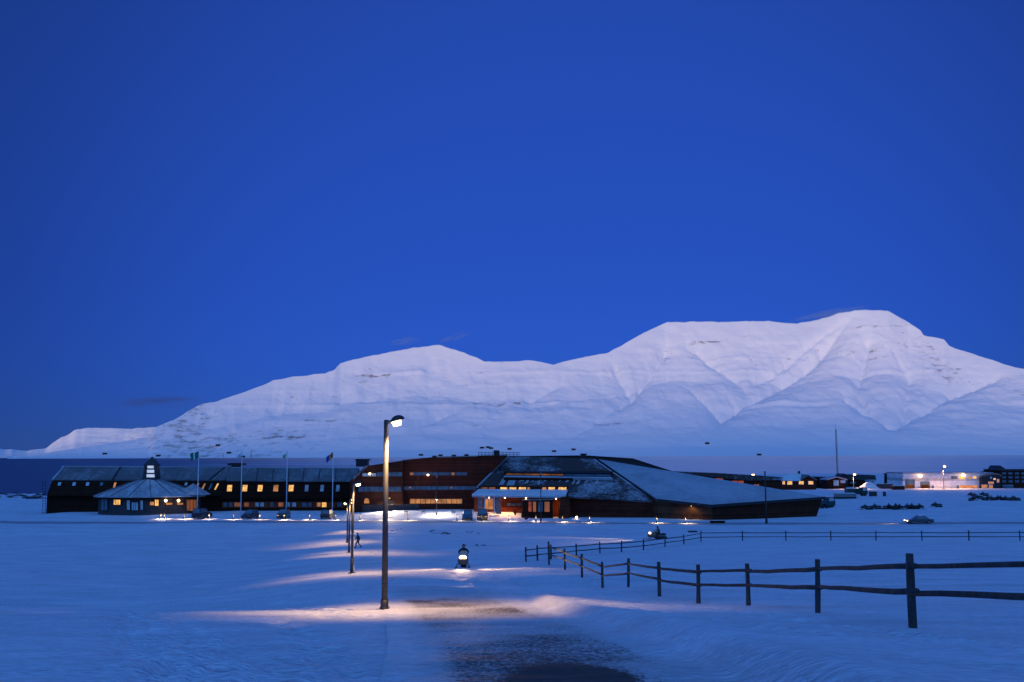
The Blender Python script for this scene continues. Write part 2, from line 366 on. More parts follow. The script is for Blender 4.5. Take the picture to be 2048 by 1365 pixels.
TRACKS = [([tuple(profile_hit(*q))[:2] for q in L], w) for L, w in (
    ([(150, 1185), (240, 1205), (330, 1240), (400, 1285), (450, 1330), (500, 1400)], 0.8), ([(265, 1195), (240, 1250), (290, 1310), (380, 1400)], 0.5),
    ([(60, 1120), (300, 1135), (520, 1165), (700, 1235)], 1.0), ([(560, 1240), (640, 1290), (700, 1400)], 0.5),
    ([(905, 1145), (1000, 1170), (1120, 1200), (1300, 1235), (1700, 1290)], 0.5), ([(940, 1140), (1060, 1160), (1200, 1185), (1500, 1230), (2000, 1300)], 0.5), ([(300, 1075), (700, 1090), (900, 1130)], 1.4))]
CLP = [profile_hit(*q) for q in ((1080, 1290), (960, 1215), (850, 1180), (775, 1150), (742, 1115), (735, 1090), (731, 1066), (730, 1050))]
CLX = [p.x for p in CLP]; CLY = [p.y for p in CLP]
def zgrid(x, y):
    x = np.asarray(x, float); y = np.asarray(y, float)
    z = base_z(x, y); sw = np.full_like(x, 0.02); s = np.zeros_like(x)
    for cx, cy, r, sg in ctrl:
        w = np.exp(-((x - cx) ** 2 + ((y - cy) * 0.8) ** 2) / (2 * sg * sg)); s += w * r; sw += w
    z = z + s / sw
    # the path is ploughed a little below the snow on its right
    ex = np.interp(y, BY, BX); near = np.clip((48 - y) / 10, 0, 1) * np.clip((y - 4) / 4, 0, 1)
    t = np.clip((x - ex + 0.35) / 0.9, 0, 1); bank = t * t * (3 - 2 * t) * np.exp(-np.clip(x - ex, 0, 50) / 2.0)
    z = z + near * (0.34 * bank)
    # drifts and wind ripples
    amp = np.clip(np.abs(y) / 60, 0.15, 1)
    z = z + 0.16 * amp * fbm(x / 11, y / 7, 4, 3) + 0.04 * fbm(x / 1.6, y / 0.8, 4, 9) * np.clip(1.4 - y / 90, 0, 1)
    # the path runs along a low swell that falls away on its left and dips a little on its right
    dx = x - np.interp(y, CLY, CLX); sw_ = np.clip((y - 30) / 14, 0, 1) * np.clip((182 - y) / 14, 0, 1); sw_ = sw_ * sw_ * (3 - 2 * sw_)
    z = z + sw_ * (-1.0 * (1 - np.exp(-(np.minimum(dx + 1.5, 0) / 8.5) ** 2)) - 0.16 * np.exp(-((dx - 6.5) / 2.6) ** 2))
    # old tracks trodden and driven through the snow on the left
    rough = fbm(x / 0.45, y / 0.6, 3, 33)
    for line, wd in TRACKS:
        dm = np.full(x.shape, 1e9)
        for (ax, ay), (bx, by) in zip(line, line[1:]):
            ux, uy = bx - ax, by - ay; tt = np.clip(((x - ax) * ux + (y - ay) * uy) / (ux * ux + uy * uy), 0, 1)
            dm = np.minimum(dm, np.hypot(x - ax - tt * ux, y - ay - tt * uy))
        m_ = np.exp(-(dm / wd) ** 2); z = z + m_ * (0.15 * rough - 0.06)
    # crest and dip across the slope between the first lamp and the snowmobile
    z = z + 0.28 * np.exp(-((y - 47) / 4.0) ** 2) * np.exp(-((x + 2) / 16) ** 2) - 0.25 * np.exp(-((y - 56) / 4) ** 2) * np.exp(-((x + 2) / 18) ** 2)
    # snow banked up against the buildings
    px = 1024 + F * x / np.maximum(np.abs(y), 1)
    def ss(v, a, b): q = np.clip((v - a) / (b - a), 0, 1); return q * q * (3 - 2 * q)
    z = z + 1.15 * ss(px, 690, 790) * (1 - ss(px, 1020, 1090)) * ss(y, 199, 209) * (1 - ss(y, 235, 250))
    z = z + 0.55 * (1 - ss(px, 690, 780)) * ss(px, 60, 160) * ss(y, 203, 210) * (1 - ss(y, 235, 250))
    z = z + 0.6 * ss(px, 1640, 1660) * ss(y, 205, 230) * (1 - ss(y, 300, 360)) * (0.5 + 0.5 * fbm(x / 14, y / 12, 3, 21))
    z = z + 0.5 * ss(px, -900, 60) * (1 - ss(px, 60, 120)) * ss(y, 230, 260) * (1 - ss(y, 480, 540)) * fbm(x / 8, y / 10, 4, 41)
    return z
def gz(x, y): return float(zgrid(np.array([x]), np.array([y]))[0])
def hit(px, py):
    """ground point under a photo pixel"""
    d = P(px, py, 1.0); Ds = 3.0 * 1.012 ** np.arange(500); zz = zgrid(d.x * Ds, Ds)
    i = int(np.argmax(d.z * Ds < zz)); lo, hi = Ds[max(i - 1, 0)], Ds[i]
    for _ in range(14):
        m_ = (lo + hi) / 2
        if d.z * m_ < gz(d.x * m_, m_): hi = m_
        else: lo = m_
    q = d * ((lo + hi) / 2); q.z = gz(q.x, q.y); return q
def onground(px, D, dz=0.0):
    x = P(px, 1000, D).x; return Vector((x, D, gz(x, D) + dz))

def grid_mesh(name, X, Y, Z, m, kind='structure', attr=None):
    nr, nc = X.shape; co = np.stack([X, Y, Z], -1).reshape(-1, 3)
    me = bpy.data.meshes.new(name); me.vertices.add(nr * nc); me.vertices.foreach_set('co', co.astype(np.float32).ravel())
    i = np.arange(nr - 1)[:, None] * nc + np.arange(nc - 1)[None, :]
    q = np.stack([i, i + 1, i + nc + 1, i + nc], -1).reshape(-1, 4); nf = len(q)
    me.loops.add(nf * 4); me.loops.foreach_set('vertex_index', q.ravel().astype(np.int32))
    me.polygons.add(nf); me.polygons.foreach_set('loop_start', np.arange(nf, dtype=np.int32) * 4)
    me.update(calc_edges=True); me.polygons.foreach_set('use_smooth', np.ones(nf, bool)); me.materials.append(m)
    if attr is not None:
        a = me.attributes.new('dirt', 'FLOAT', 'POINT'); a.data.foreach_set('value', attr.astype(np.float32).ravel())
    o = bpy.data.objects.new(name, me); C.objects.link(o)
    if kind: o['kind'] = kind
    return o
ys = np.concatenate([np.linspace(-380, -20, 30), np.linspace(-18, 4, 20), 4 * 1.0105 ** np.arange(1, 545)]); ys = ys[ys < 1190]
us = np.linspace(-1, 1, 640); us = us * (0.6 + 0.4 * us * us)
Yg, Ug = np.meshgrid(ys, us, indexing='ij'); Xg = Ug * (22 + 0.80 * np.abs(Yg)) + Ug ** 7 * 420

# snowy gravel path running from the camera down along the lamps
L_ = [(800, 1500), (815, 1365), (815, 1290), (800, 1250), (790, 1215), (765, 1190), (735, 1172), (712, 1150), (708, 1120), (708, 1090), (712, 1066), (716, 1052)]
R_ = [(1750, 1500), (1545, 1365), (1370, 1300), (1190, 1246), (1085, 1218), (1040, 1200), (960, 1182), (860, 1158), (790, 1122), (770, 1092), (756, 1066), (750, 1052)]
pl = [profile_hit(*a) for a in L_]; pr = [profile_hit(*a) for a in R_]
# the snow sheet is cut down under the path so that the path's own surface lies in it
xl = np.interp(Yg, [p.y for p in pl], [p.x for p in pl]); xr = np.interp(Yg, [p.y for p in pr], [p.x for p in pr])
mg = 0.25 + 0.012 * Yg
inside = np.clip((Xg - xl - mg) / 0.5, 0, 1) * np.clip((xr - Xg - mg) / 0.5, 0, 1) * ((Yg > pl[0].y + .5) & (Yg < pl[-1].y - 3))
grid_mesh('ground', Xg, Yg, zgrid(Xg, Yg) - 0.3 * inside, M['snow'])
nl = 460; t_ = np.linspace(0, len(pl) - 1, nl); nx = 130
def interp_pts(pts): return np.stack([np.interp(t_, np.arange(len(pts)), [p[k] for p in pts]) for k in (0, 1)], -1)
A_, B_ = interp_pts(pl), interp_pts(pr); w_ = np.linspace(-0.08, 1.02, nx)
Xp = A_[:, 0:1] * (1 - w_) + B_[:, 0:1] * w_; Yp = A_[:, 1:2] * (1 - w_) + B_[:, 1:2] * w_
W = np.broadcast_to(w_, Xp.shape)
edge = np.clip(W / 0.16, 0, 1) ** 0.5 * np.clip((1.0 - W) / 0.22, 0, 1) ** 0.5
core = np.exp(-((W - 0.45) / 0.22) ** 2)
fade = np.clip((62 - Yp) / 22, 0.45, 1)
dirt = edge * (0.58 + 0.01 * core + 0.17 * fbm(Xp / 2.5, Yp / 3.5, 3, 5)) * fade
pc = profile_hit(1150, 1378)
wet = np.exp(-(((Xp - pc.x) / 0.54) ** 2 + ((Yp - pc.y) / 1.7) ** 2 + 0.35 * fbm(Xp * 1.5, Yp, 3, 77)) ** 1.7)
halo = np.exp(-(((Xp - pc.x + 0.2) / 1.5) ** 2 + ((Yp - pc.y) / 5.5) ** 2))
dirt = dirt - 0.04 + wet * 0.9 + halo * 0.02 * edge
grid_mesh('path', Xp, Yp, zgrid(Xp, Yp) + 0.015, M['path'], attr=np.clip(dirt, 0, 1.2))

# road along the front of the buildings, and the street further off on the right
def strip(name, ctr, half, m, n=260, lift=0.02):
    cx = np.linspace(ctr[0][0], ctr[-1][0], n); cy = np.interp(cx, [c[0] for c in ctr], [c[1] for c in ctr])
    w = np.linspace(-half, half, 9); X = np.repeat(cx[:, None], 9, 1); Y = cy[:, None] + w[None, :] + 0.4 * fbm(X / 9, X * 0 + 3, 2, 8)
    return grid_mesh(name, X, Y, zgrid(X, Y) + lift, m)
strip('road', [(-260, 209), (-120, 198), (0, 187), (100, 182), (260, 177)], 2.6, M['road'])
strip('street', [(120, 392), (200, 392), (360, 384)], 4.5, M['bank'], 160)

# the fjord
def water_mat():
    m, n, l, b = new_mat('fjord_water')
    tc = n.new('ShaderNodeTexCoord'); mp = n.new('ShaderNodeMapping'); mp.inputs['Scale'].default_value = (0.0014, 0.016, 1); l.new(tc.outputs['Object'], mp.inputs[0])
    nz = n.new('ShaderNodeTexNoise'); nz.inputs['Scale'].default_value = 1.0; nz.inputs['Detail'].default_value = 9; nz.inputs['Roughness'].default_value = 0.55; l.new(mp.outputs[0], nz.inputs['Vector'])
    sp = n.new('ShaderNodeSeparateXYZ'); l.new(tc.outputs['Object'], sp.inputs[0])
    # the eastern half of the fjord is skinned with new ice
    dv = n.new('ShaderNodeMath'); dv.operation = 'DIVIDE'; l.new(sp.outputs[0], dv.inputs[0]); l.new(sp.outputs[1], dv.inputs[1])
    ic = n.new('ShaderNodeMapRange'); ic.inputs[1].default_value = -0.42; ic.inputs[2].default_value = -0.02; ic.inputs[3].default_value = -0.22; ic.inputs[4].default_value = 0.20; l.new(dv.outputs[0], ic.inputs[0])
    ad = n.new('ShaderNodeMath'); ad.operation = 'ADD'; l.new(nz.outputs[0], ad.inputs[0]); l.new(ic.outputs[0], ad.inputs[1])
    mr = n.new('ShaderNodeMapRange'); mr.inputs[1].default_value = 0.44; mr.inputs[2].default_value = 0.64; l.new(ad.outputs[0], mr.inputs[0])
    mx = n.new('ShaderNodeMix'); mx.data_type = 'RGBA'; mx.inputs[6].default_value = (0.07, 0.08, 0.14, 1); mx.inputs[7].default_value = (0.60, 0.60, 0.64, 1)
    l.new(mr.outputs[0], mx.inputs[0]); l.new(mx.outputs[2], b.inputs['Base Color'])
    b.inputs['Roughness'].default_value = 0.32
    sm = n.new('ShaderNodeMapRange'); sm.inputs[3].default_value = 0.03; sm.inputs[4].default_value = 0.55; l.new(mr.outputs[0], sm.inputs[0]); l.new(sm.outputs[0], b.inputs['Specular IOR Level'])
    return m
mb = MB(); mb.add([(-60000, 430, -18), (60000, 430, -18), (60000, 60000, -18), (-60000, 60000, -18)], [(0, 1, 2, 3)])
o = mb.build('water', water_mat(), fix=False); o['kind'] = 'structure'

# ---------------------------------------------------------------- the mountains across the fjord
def mountain_mat():
    m, n, l, b = new_mat('mountain_snow')
    tc = n.new('ShaderNodeTexCoord'); mp = n.new('ShaderNodeMapping'); mp.inputs['Scale'].default_value = (0.014, 0.010, 0.035); l.new(tc.outputs['Object'], mp.inputs[0])
    a = n.new('ShaderNodeTexNoise'); a.inputs['Scale'].default_value = 1.0; a.inputs['Detail'].default_value = 10; a.inputs['Roughness'].default_value = 0.68; l.new(mp.outputs[0], a.inputs['Vector'])
    at = n.new('ShaderNodeAttribute'); at.attribute_name = 'dirt'
    ad = n.new('ShaderNodeMath'); ad.operation = 'ADD'; l.new(a.outputs[0], ad.inputs[0]); l.new(at.outputs['Fac'], ad.inputs[1])
    mr = n.new('ShaderNodeMapRange'); mr.inputs[1].default_value = 0.60; mr.inputs[2].default_value = 0.80; l.new(ad.outputs[0], mr.inputs[0])
    mx = n.new('ShaderNodeMix'); mx.data_type = 'RGBA'; mx.inputs[6].default_value = (0.80, 0.80, 0.82, 1); mx.inputs[7].default_value = (0.24, 0.22, 0.22, 1)
    l.new(mr.outputs[0], mx.inputs[0]); l.new(mx.outputs[2], b.inputs['Base Color']); b.inputs['Roughness'].default_value = 0.85; b.inputs['Specular IOR Level'].default_value = 0.1
    mp2 = n.new('ShaderNodeMapping'); mp2.inputs['Scale'].default_value = (0.012, 0.012, 0.003); l.new(tc.outputs['Object'], mp2.inputs[0])
    c = n.new('ShaderNodeTexNoise'); c.inputs['Scale'].default_value = 1.0; c.inputs['Detail'].default_value = 8; c.inputs['Roughness'].default_value = 0.6; l.new(mp2.outputs[0], c.inputs['Vector'])
    bp = n.new('ShaderNodeBump'); bp.inputs['Strength'].default_value = 0.2; bp.inputs['Distance'].default_value = 14
    l.new(c.outputs[0], bp.inputs['Height']); l.new(bp.outputs[0], b.inputs['Normal'])
    return m
M['mountain'] = mountain_mat()
RIDGE = [(-500, 905), (60, 906), (300, 870), (310, 852), (350, 835), (405, 803), (430, 800), (470, 788), (530, 765), (545, 757), (580, 751), (650, 744), (668, 738), (680, 723), (730, 711), (800, 697), (840, 692),
         (873, 687), (905, 695), (940, 708), (970, 721), (1000, 722), (1060, 719), (1090, 724), (1108, 729), (1130, 722), (1160, 715), (1215, 705), (1240, 692), (1270, 676), (1300, 660), (1337, 643), (1400, 643),
         (1540, 643), (1565, 645), (1600, 647), (1640, 640), (1680, 627), (1712, 621), (1782, 621), (1800, 632), (1830, 651), (1847, 662), (1852, 671), (1893, 681), (1903, 694), (1950, 710), (2010, 731), (2048, 740),
         (2200, 780), (2500, 815), (3000, 850)]
GULLY = [([(1712, 626), (1690, 650), (1660, 685), (1630, 720), (1585, 752), (1530, 780), (1480, 806), (1440, 828)], 16, 72),
         ([(1690, 640), (1650, 668), (1610, 700), (1560, 738), (1510, 765)], 5, 30),
         ([(1345, 655), (1330, 700), (1305, 745), (1270, 788), (1240, 806)], 7, 30),
         ([(1395, 700), (1440, 740), (1490, 775)], 10, 40), ([(1380, 775), (1410, 805), (1440, 828)], 6, 30),
         ([(1220, 715), (1240, 760), (1262, 795)], 8, 25),
         ([(1740, 680), (1730, 725), (1712, 780), (1735, 815), (1772, 842)], 14, 48), ([(1790, 700), (1820, 760), (1800, 840)], 8, 25),
         ([(2000, 750), (1940, 770), (1890, 792), (1840, 820), (1790, 845)], 15, 52), ([(1690, 797), (1740, 825), (1780, 845)], 6, 35),
         ([(910, 820), (870, 835), (830, 850)], 8, 22), ([(1240, 806), (1180, 850), (1120, 880)], 10, 22), ([(1130, 730), (1120, 765), (1060, 800)], 12, 25)]
def mountains(name, ridge, D0, D1, p0, p1, gul, seed, nc=1150, nr=230):
    pxs = np.linspace(p0, p1, nc); ry = np.interp(pxs, [a[0] for a in ridge], [a[1] for a in ridge])
    ry = ry + 1.4 * fbm(pxs / 14, pxs * 0 + seed, 3, seed)
    s = np.concatenate([np.linspace(-0.02, 1, nr - 40), np.linspace(1.03, 1.9, 40)])
    PX, S = np.meshgrid(pxs, s, indexing='ij')
    RH = np.broadcast_to(((911 - ry) / F)[:, None], PX.shape)
    D1c = D0 + (D1 - D0) * np.clip(RH / 0.13, 0.22, 1.0)
    Y = D0 + (D1c - D0) * S; X = (PX - 1024) / F * Y
    X = X + 0
    zr = RH * D1c
    pf = np.interp(np.clip(S, 0, 1), [0, 0.12, 0.3, 0.45, 0.56, 0.66, 0.80, 0.92, 1.0], [0, 0.055, 0.17, 0.30, 0.42, 0.50, 0.70, 0.88, 1.0])
    back = np.clip((S - 1) / 0.9, 0, 1); Z = zr * pf * (1 - back) ** 1.2
    py = 908 - F * Z / Y
    hf = np.clip(Z / 900, 0, 1); mid = np.clip(S * 5, 0, 1) * np.clip((1 - S) * 6, 0, 1)
    carve = 0
    for line, wd, dp in gul:
        dmin = np.full(PX.shape, 1e9)
        for (ax, ay), (bx, by) in zip(line, line[1:]):
            ux, uy = bx - ax, by - ay; tt = np.clip(((PX - ax) * ux + (py - ay) * uy) / (ux * ux + uy * uy), 0, 1)
            dmin = np.minimum(dmin, np.hypot(PX - ax - tt * ux, py - ay - tt * uy))
        wob = dmin + 2.2 * fbm(PX / 9, py / 9, 3, seed + 5)
        carve = carve - dp * 0.9 * np.exp(-wob / wd) + 0.10 * dp * np.exp(-((wob - 3 * wd) / (wd * 1.8)) ** 2)
    # spurs and gullies running down the fall line, benches across it
    ribs = 1 - np.abs(fbm(X / 320 + 0.3 * fbm(X / 500, Y / 500, 3, seed + 3), Y / 1500, 4, seed + 1)) * 2
    rough = fbm(X / 170, Y / 170, 5, seed + 2)
    fine = 1 - 2 * np.abs(fbm(X / 70 + 0.6 * fbm(X / 160, Y / 160, 3, seed + 31), Y / 420, 3, seed + 32))     # avalanche runnels
    strata = fbm(X / 900, Z / 22, 3, seed + 33)
    step = np.interp(py, [735, 742, 748, 800, 806, 812], [0, 8, 0, 0, 10, 0]) * (0.5 + fbm(X / 400, Y / 400, 2, seed + 8))
    Z = Z + (carve + 14 * (ribs - 0.5) + 9 * rough + 5 * fine + 3 * strata + step) * mid * np.clip(hf * 3, 0.12, 1) + 6 * rough * np.clip(S * 8, 0, 1) * np.clip(zr / 300, 0, 1)
    Z = Z - 18 - np.where(S < 0, 6, 0)
    rock = -0.01 + 0.10 * np.exp(-((S - 0.80) / 0.08) ** 2) * (0.3 + fbm(X / 500, Y / 500, 2, seed + 6)) + 0.17 * np.exp(-((PX - 360) / 75) ** 2) + 0.12 * np.exp(-((PX - 520) / 120) ** 2) * (S < 0.5) + 0.10 * np.exp(-((PX - 1880) / 60) ** 2 - ((S - .85) / .12) ** 2)
    for lx0, lx1, ly in ((925, 1050, 806), (700, 790, 745), (940, 1010, 742), (1375, 1470, 683), (1690, 1850, 650), (600, 700, 836), (1180, 1290, 842), (520, 620, 868)):
        rock = rock + 0.20 * np.exp(-((py - ly - 3 * fbm(PX / 30, PX * 0, 2, 9)) / 2.6) ** 2) * np.clip((PX - lx0) / 12, 0, 1) * np.clip((lx1 - PX) / 12, 0, 1)
    rock = rock + 0.05 * (fine * -1)
    o = grid_mesh(name, X, Y, Z, M['mountain'], attr=rock)
    return o
o = mountains('mountain', RIDGE, 6100, 8200, 20, 3000, GULLY, 11); 
RIDGE2 = [(-900, 880), (-300, 895), (0, 893), (60, 897), (95, 893), (128, 869), (138, 866), (150, 858), (170, 853), (200, 852), (255, 854), (300, 851), (340, 850), (420, 860), (520, 905)]
mountains('mountain', RIDGE2, 8200, 13500, -900, 520, [], 47, 420, 110)
# valley side behind the photographer, which keeps the low afterglow off the plain
hx = np.linspace(-5200, 5200, 130); hy = np.concatenate([np.linspace(-4200, -900, 60), [-700, -381]]); HX, HY = np.meshgrid(hx, hy, indexing='ij')
ht = np.clip((-HY - 381) / 2200, 0, 1); HZ = 54 + 470 * ht * ht * (3 - 2 * ht) + 50 * ht * fbm(HX / 900, HY / 700, 5, 61)
HZ = HZ * np.clip((4300 + HY) / 900, 0, 1)
grid_mesh('hills', HX, HY, HZ, M['mountain'], attr=HX * 0)

# ---------------------------------------------------------------- buildings
class Pl:
    """a plane through three points; hit() lays photo pixels on it"""
    def __init__(s, a, b, c):
        s.p = Vector(a); s.n = (Vector(b) - s.p).cross(Vector(c) - s.p).normalized()
        if s.n.dot(s.p) > 0: s.n = -s.n
    def hit(s, px, py):
        d = P(px, py, 1.0); return d * (s.p.dot(s.n) / d.dot(s.n))
def vp(D): return Pl(Vector((0, D, 0)), Vector((1, D, 0)), Vector((0, D, 1)))
def slab(mb, pl_, pixs, out, thick):
    pl2 = Pl(pl_.p, pl_.p + Vector((1, 0, 0)), pl_.p + Vector((0, 0, 1))); pl2.n = pl_.n; pl2.p = pl_.p + pl_.n * out
    pts = [pl2.hit(*q) for q in pixs]; return mb.prism(pts, -pl_.n * thick)
def rect(x0, y0, x1, y1, lean=0): return [(x0, y1), (x0 + lean, y0), (x1 + lean, y0), (x1, y1)]
def window(parent, pl_, q, pane='lit', frame='dark_wood', mull=0, fr=0.12, name='window', label=None):
    """frame slab with a pane set just proud of it and optional mullions"""
    pts = [pl_.hit(*a) for a in q]; c = sum(pts, Vector()) / len(pts)
    big = [p + (p - c).normalized() * fr for p in pts]
    f = MB().prism([p + pl_.n * 0.05 for p in big], -pl_.n * 0.12).build(name, M[frame], parent)
    if label: f['label'] = label
    MB().prism([p + pl_.n * 0.075 for p in pts], -pl_.n * 0.05).build('pane', M[pane], f)
    if mull:
        for i in range(1, mull + 1):
            mb = MB(); t = i / (mull + 1); a = pts[0].lerp(pts[3], t); b = pts[1].lerp(pts[2], t); x = (pts[3] - pts[0]).normalized() * 0.05
            mb.prism([a - x + pl_.n * 0.11, b - x + pl_.n * 0.11, b + x + pl_.n * 0.11, a + x + pl_.n * 0.11], -pl_.n * 0.04)
            mb.build('mullion', M[frame], f)
    return f
def body(name, pl_, pixs, depth, m, parent): 
    pts = [pl_.hit(*q) for q in pixs]; return MB().prism(pts, Vector((0, depth, 0))).build(name, m, parent)
def roof_gable(name, eL, eR, rL, rR, m, parent, th=0.3, back=None):
    """front slope, back slope, thickness"""
    eL, eR, rL, rR = map(Vector, (eL, eR, rL, rR)); d = back or (rL.y - eL.y)
    bL = Vector((2 * rL.x - eL.x, rL.y + d, eL.z)); bR = Vector((2 * rR.x - eR.x, rR.y + d, eR.z)); dn = Vector((0, 0, -th))
    vs = [eL, eR, rL, rR, bL, bR]; vs = vs + [v + dn for v in vs]
    return MB().add(vs, [(0, 1, 3, 2), (2, 3, 5, 4), (7, 6, 8, 9), (9, 8, 10, 11), (0, 2, 8, 6), (2, 4, 10, 8), (1, 7, 9, 3), (3, 9, 11, 5), (0, 6, 7, 1), (4, 5, 11, 10)]).build(name, m, parent)

# ---- long left wing
wing = world_thing('long_building', 'long dark two-storey wooden wing with dusted seamed roof, left of the central block', 'building', P(400, 1030, 222))
FL = vp(222); UL_A = Pl(P(94, 990, 221), P(425, 990, 221), P(106, 958, 223.6)); UL_B = vp(221.2)
body('lower_wall', vp(222), [(92, 1040), (94, 989), (745, 989), (745, 1040)], 12, M['dark_wood'], wing)
a = [UL_A.hit(93, 992), UL_A.hit(106, 957.5), UL_A.hit(450, 959.5), UL_A.hit(441, 992)]
MB().prism(a, (0, 10, 0)).build('upper_wall', M['dark_wood'], wing)
a = [UL_B.hit(438, 998), UL_B.hit(450, 959.5), UL_B.hit(708, 961), UL_B.hit(742, 998)]
MB().prism(a, (0, 12, 0)).build('upper_wall', M['dark_wood'], wing)
roof_gable('roof', P(103, 958, 223.3), P(455, 960, 223.3), P(127, 932.5, 229), P(471, 934, 229), M['roof_left'], wing)
roof_gable('roof', P(452, 960, 220.9), P(712, 961.5, 220.9), P(462, 934.5, 227), P(718, 935.5, 227), M['roof_left'], wing)
RA = Pl(P(103, 958, 223.3), P(455, 960, 223.3), P(127, 932.5, 229)); RB = Pl(P(452, 960, 220.9), P(712, 961.5, 220.9), P(462, 934.5, 227))
slab(MB(), RA, [(103, 958.6), (126, 933.4), (129, 933.4), (107, 958.6)], 0.16, 0.3).build('snow_ridge', M['roof_snow'], wing)
slab(MB(), RA, [(121, 933.0), (122, 932.0), (470, 933.6), (470, 934.6)], 0.2, 0.3).build('snow_ridge', M['roof_snow'], wing)
slab(MB(), RB, [(462, 935.6), (462, 934.6), (716, 935.4), (716, 936.4)], 0.2, 0.3).build('snow_ridge', M['roof_snow'], wing)
for xe, xr in ((224, 240), (418, 449), (451, 470)): slab(MB(), RA, [(xe, 958.5), (xr, 933.5), (xr + 3, 933.5), (xe + 3.5, 958.5)], 0.14, 0.25).build('roof_seam', M['black'], wing)
for xe, xr in ((512, 516), (543, 548), (575, 578), (605, 608), (637, 640), (670, 672)): slab(MB(), RB, [(xe, 960), (xr, 936.5), (xr + 1, 936.5), (xe + 1, 960)], 0.12, 0.2).build('roof_seam', M['black'], wing)
for x, pn in ((119, 'glass_pale'), (148, 'glass_pale'), (175, 'glass_pale'), (203, 'glass')): window(wing, UL_A, rect(x - 3.5, 965.5, x + 2.5, 972, 1.5), pn, fr=0.14)
window(wing, UL_A, rect(226, 966, 230, 976, 3), 'lit_soft')
for x, pn in ((259, 'glass_pale'), (341, 'lit'), (372, 'glass_pale')): window(wing, UL_A, rect(x - 3, 966, x + 2, 971.5, 1.5), pn)
for x, pn in ((391, 'lit_soft'), (404, 'lit_soft'), (418, 'glass'), (430, 'lit')): window(wing, UL_A, rect(x - 1.5, 968, x + 1.8, 980, 6), pn)
for x, pn in ((459, 'lit'), (489.5, 'lit'), (520, 'lit'), (551.5, 'lit_soft'), (582, 'lit'), (613, 'glass_pale'), (644, 'glass_pale'), (675.5, 'glass_pale')):
    window(wing, UL_B, rect(x - 5 if pn != 'glass_pale' else x - 3.6, 970.5, x + 4.4 if pn != 'glass_pale' else x + 3, 983, 1.2), pn, 'frame_red')
LW = vp(222)
MB().prism([LW.hit(*q) + LW.n * 0.04 for q in [(444, 1016), (444, 1004), (690, 1004), (690, 1016)]], -LW.n * 0.1).build('window_band', M['entrance_red'], wing)
for x0, x1, pn in ((447, 454, 'glass'), (458, 465, 'glass'), (469, 481, 'lit_dim'), (489, 498, 'lit_dim'), (511, 518, 'glass_pale'), (521, 528, 'glass_pale'), (541, 548, 'glass'), (557, 567, 'lit_dim'), (575, 580, 'glass_pale'),
                   (584, 592, 'glass_pale'), (604, 613, 'glass'), (617, 623, 'glass'), (634, 641, 'lit_soft'), (644, 653, 'lit'), (675, 684, 'glass')):
    window(wing, LW, rect(x0, 1005.5, x1, 1013.5 if pn != 'lit' else 1014.5), pn, 'frame_red', fr=0.08)
ch = MB(); c = P(474, 938, 229); ch.box(c, (2.0, 2.0, 2.6)); ch.box(c + Vector((0, 0, 1.0)), (3.6, 2.6, 0.5))
ch.build('chimney', M['black'], wing)
lad = MB()
for x in (85.5, 91): lad.cyl(P(x, 962, 221), P(x, 1035, 221), 0.05, n=6)
for y in range(966, 1030, 6): lad.cyl(P(85.5, y, 221), P(91, y, 221), 0.035, n=5)
lad.build('ladder', M['black'], wing)

# ---- central block
cb = world_thing('central_building', 'tall brown-red boarded block with blue ribbon windows, centre of the complex', 'building', P(850, 1022, 213))
CA, CB_ = vp(211.5), vp(213)
body('wall', CA, [(700, 1050), (700, 963), (736, 932), (806, 921.5), (806, 1050)], 24, M['brown_wood'], cb)
body('wall', CB_, [(804, 1050), (804, 922), (870, 916), (1015, 911.5), (958, 972), (958, 1050)], 26, M['red_wood'], cb)
mb = MB(); mb.prism([CB_.hit(804, 921.8) + Vector((0, -.25, .05)), CB_.hit(870, 915.8) + Vector((0, -.25, .05)), CB_.hit(1013, 911.3) + Vector((0, -.25, .05)), CB_.hit(1013, 910.4) + Vector((0, -.25, .05)), CB_.hit(870, 914.8) + Vector((0, -.25, .05)), CB_.hit(804, 920.8) + Vector((0, -.25, .05))], (0, 26.5, 0)); mb.build('roof', M['roof_bare'], cb)
mb = MB(); mb.prism([CA.hit(705, 962) + Vector((0, -.2, 0)), CA.hit(737, 932) + Vector((0, -.2, 0)), CA.hit(731, 932) + Vector((0, -.2, 0)), CA.hit(700, 962) + Vector((0, -.2, 0))], (0, 0.8, 0)); mb.build('verge', M['roof_mid'], cb)
def ribbon(pl_, x0, x1, y0, y1, segs, pane, mullstep=12):
    window(cb, pl_, rect(x0, y0, x1, y1), pane, 'black', max(0, int((x1 - x0) / mullstep)), 0.1, 'ribbon_window')
ribbon(CA, 725, 752, 947, 953, 2, 'glass_pale'); ribbon(CA, 754, 804, 945, 953, 5, 'glass')
ribbon(CB_, 820, 934, 945, 951, 8, 'glass'); ribbon(CA, 717, 802, 974, 983.5, 6, 'glass'); ribbon(CB_, 808, 952, 973, 980, 10, 'glass')
window(cb, CB_, rect(820, 998.5, 924, 1007.5), 'lit_soft', 'black', 9, 0.12, 'ribbon_window', 'long warm-lit ribbon window above the snow bank')
for q in (rect(820, 946, 827, 950.5), rect(903, 945.5, 909, 951)): window(cb, CB_, q, 'lit_soft', 'black', 0, 0.03)
window(cb, CA, [(728, 1007), (729, 1000), (731.5, 997), (735.5, 997), (738, 1000), (739, 1007)], 'lit_soft', 'dark_wood', 0, 0.2, 'arched_window')
body('door', CA, [(772, 1030), (772, 1001), (788, 1001), (788, 1030)], 0.1, M['black'], cb)
for o_ in kids(cb):
    if o_.name.startswith('door'): o_.location.y -= 0.06
mb = MB()
for i, x in enumerate((729, 748, 766, 784, 803, 822)): mb.box(P(x + 6, 1018 - i * 0.4, 209.6), (2.0, 0.12, 1.5))
